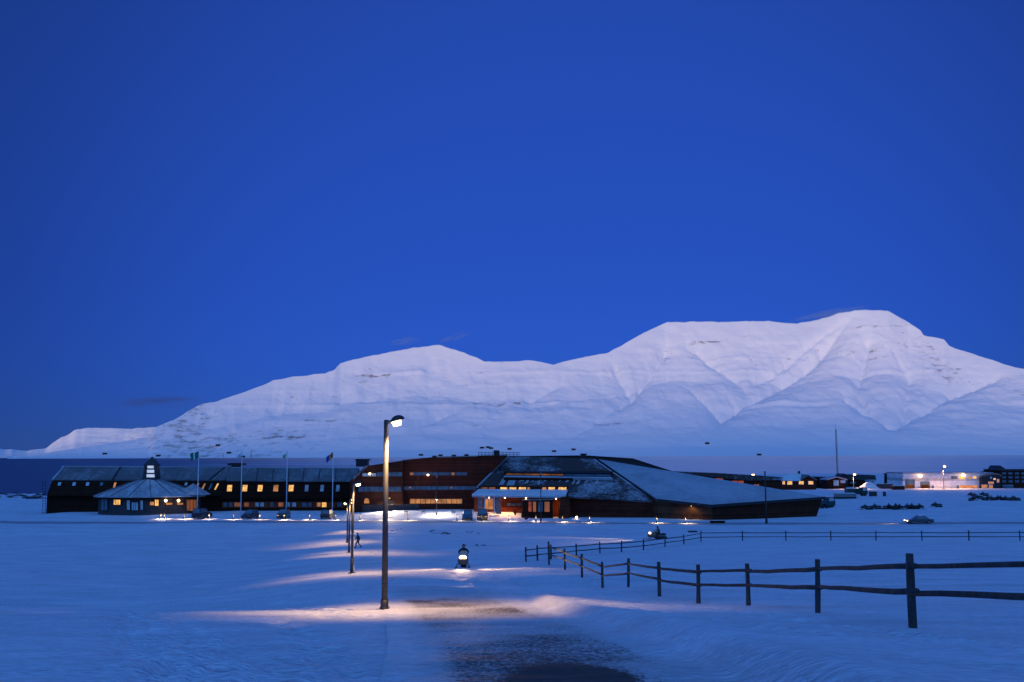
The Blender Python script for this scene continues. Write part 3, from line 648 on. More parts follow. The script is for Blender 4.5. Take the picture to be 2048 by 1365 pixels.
mb.box(P(778, 1013.4, 209.6), (10.6, 0.3, 0.14)); mb.build('terrace_wall', M['fence'], cb)
for x, y, d in ((725, 926, 216), (1, 1, 1)):
    if x > 1: MB().box(P(x, y, d), (2.4, 2.4, 1.6)).box(P(x + 1, y - 6, d), (2.9, 2.8, 0.25)).build('chimney', M['black'], cb)

def wall_lamp(label, p, watts, aim, parent=None, r=0.16, ang=150, m='bulb', col=(1, 0.78, 0.52)):
    t = thing('wall_lamp', label, 'lamp', p)
    MB().box((0, 0.18, 0.02), (0.3, 0.25, 0.3)).build('bracket', M['dark_metal'], t, 0.02)
    MB().ball((0, -0.05, 0), (r, r, r * 0.8)).build('bulb', M[m], t)
    if watts:
        d = bpy.data.lights.new('wall_lamp_light', 'SPOT'); d.energy = watts; d.color = col; d.spot_size = R(ang); d.spot_blend = 0.8; d.shadow_soft_size = 0.2
        l = bpy.data.objects.new('wall_lamp_light', d); C.objects.link(l); l.parent = t; l.location = (0, -0.18 - r * 1.1, -0.1 - r * 0.5)
        l.rotation_euler = Vector(aim).to_track_quat('-Z', 'Y').to_euler()
    return t
wall_lamp('round warm wall lamp at the left end of the upper ribbon window', P(739.5, 948, 211.1), 0, None, r=0.22)
wall_lamp('orange wall lamp over the dark door beside the arched window', P(779, 997, 211.1), 8000, (0.1, -1, -0.6), r=0.16, m='lit')
wall_lamp('small warm lamp glowing in the middle of the upper ribbon window', P(856, 950.5, 212.5), 0, None, r=0.2)
wall_lamp('dim orange wall lamp at the left of the middle ribbon window', P(820, 975.5, 212.5), 0, None, r=0.18, m='lit_soft')
wall_lamp('dim orange wall lamp at the right of the middle ribbon window', P(903, 975.5, 212.5), 0, None, r=0.18, m='lit_soft')

# ---- entrance hall under the big hipped roof
eh = world_thing('entrance_hall', 'entrance hall with steep half-snowed hipped roof and red lit porch', 'building', P(1050, 1020, 206))
RP = Pl(P(1015, 913, 222), P(1187, 919, 222), P(955, 973, 206.5))
top = [RP.hit(*q) for q in [(953, 973.5), (1015, 912.5), (1190, 918.5), (1312, 1003), (1137, 993), (1136, 974)]]
MB().prism(top, Vector((0, 0.6, -0.35))).build('roof', M['roof_mid'], eh)
MB().prism([RP.hit(*q) + Vector((0, .5, -.5)) for q in [(957, 972), (1017, 914), (1189, 920), (1306, 1001), (1140, 991), (1134, 973)]], (0, 14, -0.5)).build('upper_hall', M['brown_wood'], eh)
WP = vp(RP.hit(1136, 985).y + 0.5)
rr = RP.hit(1312, 1003)
MB().prism([Vector((WP.hit(1130, 990).x, WP.p.y, WP.hit(1130, 992).z)), WP.hit(1130, 1050), Vector((rr.x - .2, rr.y + .4, P(1320, 1050, rr.y).z)), Vector((rr.x - .2, rr.y + .4, rr.z - .3))], (0, 16, 0)).build('wall', M['red_wood'], eh)
for q in ([(953, 973.4), (1014, 913), (1018, 913), (957, 973.4)], [(1186, 919), (1190, 919), (1314, 1003), (1310, 1003)]): slab(MB(), RP, q, 0.1, 0.3).build('hip_cap', M['roof_snow'], eh)
# dormer strip
slab(MB(), RP, rect(1008, 943, 1226, 957), 0.5, 0.6).build('dormer', M['brown_wood'], eh)
RPd = Pl(RP.p, RP.hit(1100, 950), RP.hit(1100, 930)); RPd.n = RP.n; RPd.p = RP.p + RP.n * 0.5
window(eh, RPd, [(1012, 950.5), (1015, 945.5), (1126, 947.3), (1128, 952.2)], 'lit_dim', 'black', 6, 0.05, 'dormer_window')
window(eh, RPd, [(1130, 952.3), (1129, 947.4), (1218, 949), (1222, 954)], 'glass', 'black', 5, 0.05, 'dormer_window')
mb = MB(); slab(mb, RP, [(1007, 954.0), (1009, 951.4), (1222, 954.6), (1226, 957.0)], 0.62, 0.5); mb.build('snow_ledge', M['roof_snow'], eh)
mb = MB(); slab(mb, RP, [(1008, 944.5), (1009, 942.5), (1215, 944.5), (1219, 946.5)], 0.9, 0.4); mb.build('dormer_eave', M['black'], eh)
# snow streaks sliding over the lower roof: sheets of crusted snow with ragged edges
rnd = random.Random(5)
for i in range(16):
    x = 1004 + i * 13 + rnd.uniform(-3, 3); w = rnd.uniform(3, 9) if x < 1060 else rnd.uniform(1.2, 4.5); y1 = rnd.uniform(962, 972); 
    slab(MB(), RP, [(x - 7, y1), (x, 957.5), (x + w, 957.5), (x + w - 5, y1 - 1)], 0.07, 0.2).build('snow_streak', M['roof_snow'], eh)
# clerestory
CL = vp(206.2); body('clerestory_wall', CL, [(956, 986), (957, 972), (1136, 973), (1136, 986)], 3, M['brown_wood'], eh)
for x0, x1, pn in ((962, 974, 'lit_dim'), (977, 990, 'lit_dim'), (1000, 1014, 'lit'), (1018, 1032, 'lit'), (1037, 1051, 'lit'), (1054, 1059, 'lit_soft'), (1084, 1092, 'lit_soft'), (1096, 1109, 'lit'), (1116, 1132, 'lit')):
    window(eh, CL, rect(x0, 975, x1, 981.5, 1), pn, 'black', 0, 0.05)
# snow-covered porch roof
cp = [P(944, 992, 201.5), P(1131, 994, 201.5), P(1136, 981.5, 206.6), P(958, 980.5, 206.6)]
MB().prism(cp, (0, 0, -0.25)).build('porch_roof', M['roof_snow'], eh)
MB().prism([q + Vector((0, 0.02, 0.02)) for q in cp], (0, 0, 0.28)).build('porch_snow', M['bank'], eh)
MB().prism([P(946, 992.8, 201.7), P(1130, 994.8, 201.7), P(1130, 996.4, 201.7), P(946, 994.4, 201.7)], (0, 0.3, 0)).build('porch_fascia', M['dark_wood'], eh)
EW = vp(206.4); body('porch_wall', EW, [(948, 1030), (948, 986), (1136, 986), (1136, 1050)], 4, M['entrance_red'], eh)
EW2 = vp(206.3)
window(eh, EW2, rect(969, 999, 986, 1018), 'lit_soft', 'metal', 1, 0.25, 'entrance_door')
window(eh, EW2, rect(1014, 1006.5, 1042, 1012), 'glass', 'dark_wood', 2, 0.1)
for x in (960.5, 996): MB().box(P(x, 1010, 203.2), (0.9, 0.5, 3.4)).build('porch_pillar', M['metal'], eh)
for x in (970, 988.5): MB().box(P(x, 1010, 202.6), (0.22, 0.22, 3.4)).build('porch_post', M['white_paint'], eh)
MB().box(P(979, 998, 202.6), (2.1, 0.22, 0.22)).build('porch_beam', M['white_paint'], eh)
# glazed wind lobby
body('lobby', vp(201), [(1043, 1040), (1046, 1001.5), (1106, 999.5), (1106, 1040)], 5, M['dark_wood'], eh)
LB = vp(200.9)
for x0, x1, pn in ((1057, 1063, 'lit_red'), (1066, 1072, 'lit_dim'), (1076, 1085, 'glass'), (1089, 1099, 'lit_dim')): window(eh, LB, rect(x0, 1004, x1, 1024), pn, 'black', 0, 0.05)
MB().prism([P(1044, 1002, 200.8), P(1044, 1000.2, 200.8), P(1107, 998.2, 200.8), P(1107, 1000, 200.8)], (0, 5, 0)).build('lobby_roof', M['metal'], eh)
# dark side wing in front, brown boards
body('side_wall', vp(200.2), [(1117, 1050), (1122, 995), (1140, 993.6), (1140, 1050)], 6, M['brown_wood'], eh)
for x, y, w in ((978, 995.5, 260), (1010, 996, 1500), (1052, 996, 120), (1112, 998, 260)):
    wall_lamp({978: 'small warm lamp under the porch roof above the entrance door', 1010: 'warm lamp under the middle of the porch roof', 1052: 'small lamp under the porch roof where the dark lobby begins', 1112: 'bright orange lamp washing the red wall right of the lobby'}[x],
              P(x, y, 204.5 if x < 1100 else 203.5), w, (0, 0.35, -1) if x > 1100 else (0, -0.5, -1), r=0.13, m='bulb', ang=165, col=(1, 0.5, 0.2))
# roof-top railing, chimney and box
mb = MB()
for x in range(957, 1041, 7): mb.cyl(P(x, 914, 226), P(x, 904.8, 226), 0.05, n=5)
for y in (905.3, 909): mb.cyl(P(957, y, 226), P(1040, y, 226), 0.05, n=5)
mb.build('roof_railing', M['dark_metal'], eh)
MB().box(P(993, 908, 226), (1.2, 1.6, 1.5)).box(P(993, 902.6, 226), (1.4, 1.8, .2)).build('chimney', M['black'], eh)
MB().box(P(1167, 911.5, 226), (1.1, 1.4, 0.9)).box(P(1167, 908.6, 226), (1.5, 1.8, .2)).build('roof_vent', M['black'], eh)
MB().prism([P(956, 915, 225), P(956, 912, 225), P(1042, 912, 225), P(1042, 915, 225)], (0, 3, 0)).build('roof_curb', M['black'], eh)

# ---- rear hall: dark roof seen over the snowed one
rh = world_thing('rear_hall', 'low dark brown roof ridge rising behind the snow-covered angular roof', 'building', P(1250, 1000, 236))
MB().prism([P(1013, 1010, 232), P(1013, 914, 232), P(1175, 912.3, 232), P(1265, 918.5, 232), P(1350, 946, 232), P(1350, 1010, 232)], (0, 12, 0)).build('wall', M['roof_bare'], rh)
MB().prism([P(1013, 914.2, 231.8), P(1013, 912.9, 231.8), P(1175, 911.2, 231.8), P(1266, 917.3, 231.8), P(1352, 945, 231.8), P(1352, 946.5, 231.8), P(1265, 918.9, 231.8), P(1175, 912.7, 231.8)], (0, 12.5, 0)).build('roof_edge', M['black'], rh)

# ---- angular hall with the large snowed roof
ah = world_thing('angular_hall', 'wedge-shaped hall with a smooth snow-covered triangular roof, right end of the complex', 'building', P(1430, 1042, 195))
T = P(1197, 922, 226); L0 = P(1313, 1001.5, 200.6); C0 = P(1422, 1013.5, 194.5); E0 = P(1645, 997.5, 205)
Lb = P(1322, 1052, 200.9); Cb = P(1430, 1052, 195.6); Eb = P(1627, 1052, 204.2); Tb = Vector((T.x, T.y, Lb.z))
up = Vector((0, 0, 0.35)); ov = Vector((0, -0.35, 0))
MB().add([T + up, L0 + up + ov, C0 + up + ov, E0 + up + ov + Vector((.4, 0, 0)), T, L0 + ov, C0 + ov, E0 + ov + Vector((.4, 0, 0))], [(0, 1, 2), (0, 2, 3), (4, 6, 5), (4, 7, 6), (0, 4, 5, 1), (1, 5, 6, 2), (2, 6, 7, 3), (3, 7, 4, 0)]).build('roof', M['roof_snow'], ah)
MB().add([L0, C0, Cb, Lb, T, Tb], [(0, 1, 2, 3), (4, 0, 3, 5)]).build('wall', M['copper'], ah, fix=False)
MB().add([C0, E0, Eb, Cb, T, Tb], [(0, 1, 2, 3), (1, 4, 5, 2)]).build('wall', M['brown_wood'], ah, fix=False)
mb = MB()
for a, b in ((L0, C0), (C0, E0 + Vector((.4, 0, 0)))): mb.prism([a + ov * 1.2 + up * 1.05, b + ov * 1.2 + up * 1.05, b + ov * 1.2 - up * .4, a + ov * 1.2 - up * .4], (0, 0.12, 0))
mb.prism([T + up + Vector((-.1, -.3, 0)), L0 + up + ov * 1.3 + Vector((-.2, 0, 0)), L0 + ov * 1.3 + Vector((-.2, 0, 0)), T + Vector((-.1, -.3, 0))], (-0.2, 0.0, 0)); mb.build('roof_edge', M['black'], ah)
wp = Pl(L0, C0, Lb)
wall_lamp('yellow lamp tucked under the eave of the angular hall', wp.hit(1381, 1012) + Vector((0, -0.7, 0.0)), 130, (0, 0.45, -1), r=0.10, m='lit', col=(1, 0.75, 0.22))
wall_lamp('low oval lamp at the foot of the dark brown wall right of the entrance', P(1153, 1035, 199.6), 60, (0, -0.6, -1), r=0.22, col=(1, 0.85, 0.5))

# ---- pavilion with lantern
pv = world_thing('pavilion', 'tent-roofed octagonal pavilion topped by a lit lantern turret', 'pavilion', P(300, 1030, 214))
pc_ = P(300, 992, 214); ez = pc_.z; rx_, ry_ = 11.4, 6.0
def ring(rx, ry, z, n=16, c=pc_, ph=0.0): return [Vector((c.x + rx * math.cos(2 * math.pi * (k + .5) / n + ph), c.y + ry * math.sin(2 * math.pi * (k + .5) / n + ph), z)) for k in range(n)]
zt = P(300, 958, 214).z
MB().loft([ring(rx_, ry_, ez - .15), ring(rx_, ry_, ez + .05), ring(7.6, 4.3, ez + (zt - ez) * 0.42), ring(1.6, 1.3, zt)], False).build('roof', M['roof_pav'], pv)
mb = MB()
for k in range(16):
    a, b = ring(rx_ + .1, ry_ + .1, ez + .12)[k], ring(7.65, 4.35, ez + (zt - ez) * 0.42 + .1)[k]; c_ = ring(1.6, 1.3, zt + .1)[k]
    mb.tube([a, b, c_], 0.06, 5)
mb.build('roof_rib', M['roof_left'], pv)
MB().loft([ring(rx_ + .05, ry_ + .05, ez - .5), ring(rx_ + .05, ry_ + .05, ez - .16)], False).build('fascia', M['dark_wood'], pv)
MB().loft([ring(10.4, 5.2, ez - 4.6), ring(10.4, 5.2, ez - .3)], False).build('wall', M['fence'], pv)
sp2 = P(386, 985, 213); MB().loft([[sp2 + Vector((a * 3.0, b * 2.4, -.5)) for a, b in ((-1, -1), (1, -1), (1, 1), (-1, 1))], [sp2 + Vector((a * .05, b * .05, 1.8)) for a, b in ((-1, -1), (1, -1), (1, 1), (-1, 1))]], False).build('porch_roof', M['roof_pav'], pv)
pw = Pl(Vector((pc_.x, pc_.y - 5.25, 0)), Vector((pc_.x + 1, pc_.y - 5.25, 0)), Vector((pc_.x, pc_.y - 5.25, 1)))
def pvwin(x0, x1, y0, y1, pane, mull=1):
    # the wall turns away from the front: set the window on the wall facet it belongs to
    xw = P((x0 + x1) / 2, 1005, 209).x - pc_.x; t = max(-0.97, min(0.97, xw / 10.4)); yw = pc_.y - 5.2 * math.sqrt(1 - t * t) - 0.10
    sl = 5.2 * t / (10.4 * math.sqrt(1 - t * t)); a = Vector((pc_.x + xw, yw, 0)); window(pv, Pl(a, a + Vector((1, sl, 0)), a + Vector((0, 0, 1))), rect(x0, y0, x1, y1), pane, 'dark_wood', mull, 0.12)
for w in ((203, 215, 998, 1021, 'glass', 1), (228, 241, 1000, 1010, 'lit', 2), (254, 260, 1001, 1020, 'glass_pale', 0), (264, 276, 1005, 1021, 'glass_pale', 2), (281, 286, 1001, 1020, 'glass_pale', 0),
          (300, 308, 1004, 1011, 'lit_soft', 0), (310, 317, 1000, 1012, 'lit', 0), (332, 345, 1006, 1010, 'lit_soft', 0), (354, 366, 1006, 1010, 'lit_soft', 0), (373, 392, 1000, 1022, 'lit_dim', 2)): pvwin(*w)
for x in (331.5, 357): MB().ball(P(x, 1001.8, 208.3), 0.26).build('lantern', M['bulb'], pv)
tc_ = P(303, 958, 214); 
def sq(h, dz): return [tc_ + Vector((a * h, b * h, dz)) for a, b in ((-1, -1), (1, -1), (1, 1), (-1, 1))]
MB().loft([sq(1.5, -1.0), sq(1.15, 2.7)], False).build('turret', M['dark_metal'], pv)
t_o = MB().loft([sq(1.4, 2.7), sq(0.25, 4.3)], False).ball(tc_ + Vector((0, 0, 4.3)), .25, 8, 6).build('turret_cap', M['dark_metal'], pv)
TP = Pl(tc_ + Vector((0, -1.5, -1)), tc_ + Vector((1, -1.5, -1)), tc_ + Vector((0, -1.15, 2.7)))
for y0, y1, w in ((931, 937, 6.2), (940, 946, 7.0), (949, 955, 7.8)): slab(MB(), TP, rect(301 - w, y0, 301 + w, y1), 0.08, 0.1).build('louvre', M['lit_white'], pv)

# ---- buildings behind, seen over the angular roof and to the right
rw = world_thing('rear_building', 'long low dark building with red-lit wall behind the snowed roof', 'building', P(1480, 980, 262))
MB().prism([P(1342, 990, 262), P(1342, 944.5, 262), P(1460, 949.5, 262), P(1562, 956, 262), P(1562, 990, 262)], (0, 12, 0)).build('wall', M['brown_wood'], rw)
MB().prism([P(1338, 945.6, 261.6), P(1338, 943.6, 261.6), P(1460, 948.4, 261.6), P(1566, 955, 261.6), P(1566, 960, 261.6), P(1500, 962, 261.6), P(1400, 951.5, 261.6)], (0, 13, 0)).build('roof', M['roof_mid'], rw)
for q, pn in ((rect(1432, 957, 1446, 963), 'lit_red'), (rect(1463, 962, 1487, 969), 'lit_red'), (rect(1508, 969, 1518, 973), 'lit_dim')): window(rw, vp(261.9), q, pn, 'black', 1, 0.05)
def hut(name, label, cat, D, wall_px, roof_px, wm, rm, depth=8, wins=(), group=None):
    w = vp(D); cx = sum(q[0] for q in wall_px) / len(wall_px); by = max(q[1] for q in wall_px)
    t = thing(name, label, cat, P(cx, by, D), group=group)
    MB().prism([w.hit(*q) - t.location for q in wall_px], (0, depth, 0)).build('wall', M[wm], t)
    for rp in roof_px: MB().prism([w.hit(*q) - t.location + Vector((0, -0.4, 0.02)) for q in rp], (0, depth + .8, 0)).build('roof', M[rm], t)
    for q, pn, *nm in wins:
        pts = [w.hit(*a) - t.location for a in q]; n_ = Vector((0, -1, 0)); cc = sum(pts, Vector()) / len(pts)
        f = MB().prism([p + (p - cc).normalized() * 0.15 + n_ * .05 for p in pts], (0, .15, 0)).build(nm[0] if nm else 'window', M['white_paint'] if pn.startswith('lit') else M['dark_wood'], t)
        MB().prism([p + n_ * .08 for p in pts], (0, .1, 0)).build('pane', M[pn], f)
    return t
h1 = hut('house', 'red-brown gabled house with four warm windows, beside the end of the snowed roof', 'house', 410,
    [(1560, 985), (1560, 959), (1600, 960), (1601, 960), (1616, 951.5), (1632, 960), (1632, 985)], [[(1600, 961), (1598, 959.5), (1616, 950), (1634, 959.5), (1633, 961.5), (1616, 952)]], 'red_wood', 'roof_left', 10,
    [(rect(1565, 963, 1569.5, 969), 'lit'), (rect(1575, 963, 1584, 969.5), 'lit'), (rect(1598, 963, 1607, 969), 'lit'), (rect(1617, 963, 1626, 969), 'lit')])
MB().prism([P(1558, 960, 409) - h1.location, P(1601, 961, 409) - h1.location, P(1603, 947, 414) - h1.location, P(1575, 949, 414) - h1.location], (0, 0, -.3)).build('snow_roof', M['bank'], h1)
MB().box(P(1598, 946, 414) - h1.location, (0.8, 0.8, 1.4)).build('chimney', M['black'], h1)
hut('house', 'dark blue gabled house with a pale door, right of the red-brown house', 'house', 425, [(1655, 980), (1655, 960), (1673, 955), (1692, 960), (1692, 980)], [[(1653, 961), (1653, 959), (1673, 953.5), (1694, 959), (1694, 961), (1673, 955.5)]], 'dark_wood', 'roof_snow', 9,
    [(rect(1667, 961, 1677.5, 972), 'glass_pale', 'door'), (rect(1681, 961, 1691, 966.5), 'glass_pale')])
hut('shed', 'long low dark shed between the red-brown and the dark blue house', 'shed', 440, [(1630, 978), (1630, 955), (1662, 955.5), (1662, 978)], [[(1628, 956.5), (1628, 954), (1664, 954.5), (1664, 957)]], 'dark_wood', 'black', 9, [(rect(1641, 961, 1652, 966), 'glass')])
hut('warehouse', 'low dark warehouse with a tan roof beside the mast', 'warehouse', 460, [(1690, 978), (1690, 960), (1742, 961), (1742, 978)], [[(1694, 960.5), (1697, 950), (1750, 951), (1752, 960)]], 'dark_wood', 'fence', 14, [(rect(1700, 964, 1712, 968), 'glass')])
hut('shed', 'small dark hump-roofed shed at the left end of the tan-roofed warehouse', 'shed', 452, [(1682, 972), (1682, 952), (1688, 948.5), (1696, 952), (1696, 972)], [[(1680, 953), (1688, 947.5), (1698, 953), (1688, 949.5)]], 'black', 'black', 8)
hut('kiosk', 'small whitish shed at the right end of the tan-roofed warehouse', 'shed', 445, [(1739, 974), (1739, 962), (1751, 962), (1751, 974)], [[(1738, 962.6), (1738, 961), (1752, 961), (1752, 962.6)]], 'white_paint', 'roof_snow', 5, [(rect(1743, 964, 1746, 968), 'glass')])
hut('storage_building', 'dark narrow building at the left end of the long white hall', 'building', 440, [(1788, 980), (1789, 949), (1806, 948), (1806, 980)], [[(1787, 949.8), (1787, 948), (1807, 947), (1807, 948.6)]], 'dark_wood', 'black', 12)
wh = hut('white_hall', 'long white industrial hall with two roll doors and two bright wall lamps', 'building', 424, [(1806, 984), (1806, 947.5), (1858, 948), (1858, 945.5), (1880, 945.5), (1880, 947.5), (1972, 946.5), (1985, 948), (1985, 984)],
    [[(1805, 948.4), (1805, 946), (1986, 945.4), (1986, 948)]], 'offwhite_wall', 'roof_snow', 18,
    [(rect(1811, 960, 1829, 978.5), 'glass', 'roll_door'), (rect(1841, 964, 1859, 978.5), 'glass', 'roll_door'), (rect(1812, 970, 1828, 977), 'lit_dim'), (rect(1842, 970, 1858, 977), 'lit_dim'),
     (rect(1864, 972, 1867.5, 978), 'glass', 'door'), (rect(1914, 972, 1917.5, 977), 'glass', 'door'), (rect(1903, 953, 1914, 958), 'glass'), (rect(1918, 953, 1930, 958.5), 'lit'), (rect(1937, 953, 1943, 958), 'lit_soft'), (rect(1946, 953, 1953, 958), 'lit'),
     (rect(1920, 971, 1955, 976.5), 'lit_soft')])
gc = hut('glazed_corner', 'dark glazed building corner with small lights, at the right end of the white hall', 'building', 422, [(1963, 980), (1963, 953), (1975, 950), (1992, 948), (2001, 952), (2001, 980)], [[(1961, 954), (1975, 949.5), (1992, 946.8), (2003, 951), (2003, 953), (1992, 949), (1975, 951.5)]], 'black', 'roof_left', 12,
    [(rect(1964, 970, 1974, 976), 'lit_soft'), (rect(1977, 964, 1987, 968), 'lit_soft'), (rect(1980, 954, 1984, 958), 'glass_pale'), (rect(1987, 957, 1991, 960), 'lit'), (rect(1994, 959, 1998, 965), 'lit_soft'), (rect(1978, 970, 1985, 977), 'lit_soft')])
hut('apartment_block', 'brown balconied block cut by the right edge of the view', 'building', 430, [(1999, 984), (1999, 941), (2110, 941), (2110, 984)], [[(1998, 941.6), (1998, 939.5), (2111, 939.5), (2111, 941.6)]], 'brown_wood', 'fence', 14,
    [(rect(x, y, x + 8, y + 4.5), 'glass', 'window') for x in range(2004, 2100, 13) for y in (945, 953, 961)])
hut('dark_barn', 'dark hump-backed barn roof behind the glazed corner', 'barn', 470, [(1976, 975), (1980, 945), (1995, 940), (2001, 931.5), (2012, 939), (2030, 950), (2030, 975)], [], 'black', 'black', 10)
for (x, y, lab) in ((1841, 952, 'very bright warm floodlight over the roll doors of the white hall'), (1926.5, 951, 'very bright warm floodlight over the upper windows of the white hall')):
    wall_lamp(lab, P(x, y, 422.2), 5500, (0, -1.0, -.6), r=0.75, ang=174, m='bulb_hot', col=(1, 0.52, 0.26))  # bulbs are oversized: the bloom around the lamps is put into their size

# ---------------------------------------------------------------- fences
def fence(name, label, posts, seed, h_rail=(0.83, 0.49)):
    """posts: list of (base point, height); rails run on the uphill side of the posts"""
    rnd = random.Random(seed); t = thing(name, label, 'fence', posts[0][0]); o0 = Vector(posts[0][0])
    tops = []
    for i, (b, h) in enumerate(posts):
        b = Vector(b) - o0; lean = Vector((rnd.uniform(-.03, .03), rnd.uniform(-.03, .03), 0)) * h
        mb = MB(); w0 = rnd.uniform(0.066, 0.078)
        secs = []
        for k, f in enumerate((-0.35 / h, 0.0, 0.35, 0.7, 1.0)):
            c = b + lean * max(f, 0) + Vector((0, 0, h * f)); w = w0 * rnd.uniform(.93, 1.05) * (1.06 - .1 * max(f, 0))
            a0 = 0.4 * i; secs.append([c + Vector((w * math.cos(a0 + 2 * math.pi * q / 8) * rnd.uniform(.94, 1.06), w * math.sin(a0 + 2 * math.pi * q / 8), 0)) for q in range(8)])
        mb.loft(secs, False); mb.build('post', M['fence'], t); tops.append((b, lean, h))
    for f in h_rail:
        for i in range(len(tops) - 1):
            (a, la, ha), (b, lb, hb) = tops[i], tops[i + 1]
            off = Vector((0, -0.115, 0)); d = (b - a).normalized() * 0.16
            p = a + la * f + Vector((0, 0, min(ha, 1.6) * f + rnd.uniform(-.02, .02))) + off - d; q = b + lb * f + Vector((0, 0, min(hb, 1.6) * f + rnd.uniform(-.02, .02))) + off + d
            p.z += 0.012 * (i % 2); q.z += 0.012 * (i % 2); p.y -= 0.02 * (i % 2); q.y -= 0.02 * (i % 2)
            pts = []; n = 7; sg = rnd.uniform(.0, .02)
            for k in range(n):
                u = k / (n - 1); v = p.lerp(q, u); v.z -= sg * math.sin(math.pi * u); v.z += rnd.uniform(-.012, .012); pts.append(v)
            r0 = rnd.uniform(.046, .056); MB().tube(pts, [r0 * (1.1 - .2 * k / (n - 1)) for k in range(n)], 7).build('rail', M['fence'], t)
    return t
near = []
for px, py, D, hh in ((2310, 1312, 13.2, 1.34), (1826, 1258, 19.1, 1.33), (1636, 1228, 26.6, 1.34), (1497, 1207, 34.6, 1.36), (1397, 1203, 37.4, 1.36), (1319, 1195, 41.9, 1.36), (1257, 1186, 50, 1.36), (1205, 1167, 55.3, 1.36), (1164, 1151, 61, 1.36), (1130, 1136, 68, 1.36), (1098, 1130, 77, 1.7)):
    p = P(px, py, D); p.z = gz(p.x, p.y); near.append((p, hh))
fence('fence', 'near weathered post-and-rail fence running from the lower right up to the tall corner post', near, 3)
far = []
for px, py, hh in ((1052, 1124, 1.15), (1075, 1122, 1.25), (1102, 1119, 1.25), (1153, 1112, 1.2), (1200, 1107, 1.2), (1243, 1105, 1.2), (1287, 1101, 1.2), (1330, 1094, 1.2), (1368, 1089, 1.2), (1402, 1084, 1.4)):
    far.append((hit(px, py), hh))
for px, py in ((1485, 1082), (1572, 1082), (1662, 1082), (1752, 1082), (1844, 1082), (1938, 1082), (2040, 1082), (2140, 1082)): far.append((hit(px, py), 1.3))
fence('fence', 'far post-and-rail fence along the snowfield, starting left of the tall corner post', far, 8, (0.80, 0.40))

# ---------------------------------------------------------------- street lamps
def street_lamp(label, base, H, watts, rz=0.0, glow='bulb', sleeve=1.0, group='wooden street lamps along the path'):
    t = thing('street_lamp', label, 'street lamp', base, rz, group)
    MB().cyl((0, 0, -0.3), (0, 0, H), 0.105, 0.075, 14).build('pole', M['pole'], t)
    MB().cyl((0, 0, -0.3), (0, 0, sleeve), 0.13, 0.125, 14).cyl((0, 0, sleeve * .2), (0, 0, sleeve * .2 + .05), 0.16, 0.16, 14).build('sleeve', M['dark_metal'], t)
    MB().box((0, 0, 0.015), (0.5, 0.4, 0.05), 0.3).build('base_plate', M['dark_metal'], t)
    MB().tube([(0, 0, H - 0.09), (0.12, 0, H - 0.07), (0.26, 0, H - 0.0)], 0.055, 8).build('arm', M['metal'], t)
    sh = MB(); c = Vector((0.37, 0, H - 0.02)); T_ = Matrix.Rotation(R(-14), 4, 'Y')
    secs = []
    for j in range(7):
        a = math.pi / 2 * j / 6; rr_ = 0.215 * math.cos(a) + 0.004; zz = 0.17 * math.sin(a)
        secs.append([c + T_ @ Vector((rr_ * 1.05 * math.cos(2 * math.pi * k / 18), rr_ * .85 * math.sin(2 * math.pi * k / 18), zz)) for k in range(18)])
    inner = [[c + (v - c) * 0.93 for v in s_] for s_ in reversed(secs)]
    sh.loft(secs + inner); sh.build('lamp_shade', M['dark_metal'], t)
    MB().cyl(c + T_ @ Vector((-.05, 0, -.02)), c + T_ @ Vector((-.05, 0, -.16)), 0.16, 0.125, 14).build('lamp_glass', M[glow], t)
    d = bpy.data.lights.new('street_lamp_light', 'SPOT'); d.energy = watts; d.color = (1, 0.57, 0.2); d.spot_size = R(126); d.spot_blend = 0.6; d.shadow_soft_size = 0.1
    l = bpy.data.objects.new('street_lamp_light', d); C.objects.link(l); l.parent = t; l.location = c + Vector((0.12, -.05, -.24)); l.rotation_euler = Vector((.15, -.06, -1)).to_track_quat('-Z', 'Y').to_euler()
    return t
street_lamp('tall wooden street lamp standing nearest, with its dome head lit', P(769, 1222, 33.0), 6.0, 2100, sleeve=0.35)
p = onground(706, 70); street_lamp('second street lamp, thin and dark at its foot, on the left of the path', onground(706, 70), 6.0, 1300, R(5))
street_lamp('third street lamp, its lit head just below the second one', onground(699.5, 115), 5.9, 1300, R(8))
street_lamp('fourth street lamp, half hidden behind the third', onground(695.5, 137), 5.2, 1200, R(170))
street_lamp('farthest small street lamp of the row on the path', onground(700, 162), 4.6, 1000, 0)
def mast_lamp(label, base, H, watts, r=0.35, lit='bulb_hot', ang=150):
    t = thing('street_lamp', label, 'street lamp', base, 0, 'street lamps in the settlement')
    MB().cyl((0, 0, -.3), (0, 0, H), 0.16, 0.1, 10).build('pole', M['pole'], t)
    MB().tube([(0, 0, H), (0.2, -.2, H + .3), (0.4, -.5, H + .35)], 0.07, 8).build('arm', M['metal'], t)
    MB().box((0.4, -.65, H + .42), (0.7, 1.0, 0.18)).build('lamp_shade', M['dark_metal'], t, 0.04)
    MB().ball((0.4, -.65, H + .15), (r, r, r * .8)).build('lamp_glass', M[lit], t)
    if watts: spot('street_lamp_light', (0.4, -.65, H - .9), (0.4, -1.6, H - 5.5), watts, ang, (1, .52, .26), 0.3, 0.7, t)
    return t
b = onground(1504, 300); mast_lamp('street lamp with a bright round light over the roof of the long low dark building', b, P(1504, 951, 300).z - b.z, 4000, 0.4, ang=170)
b = onground(1708, 415); mast_lamp('street lamp with an orange-lit pole in front of the tan-roofed warehouse', b, P(1706, 950, 415).z - b.z, 8000, 0.5, ang=172)
b = onground(1889, 416); mast_lamp('tall thin street lamp in front of the white hall', b, P(1889, 934, 416).z - b.z, 9000, 0.5, ang=172)
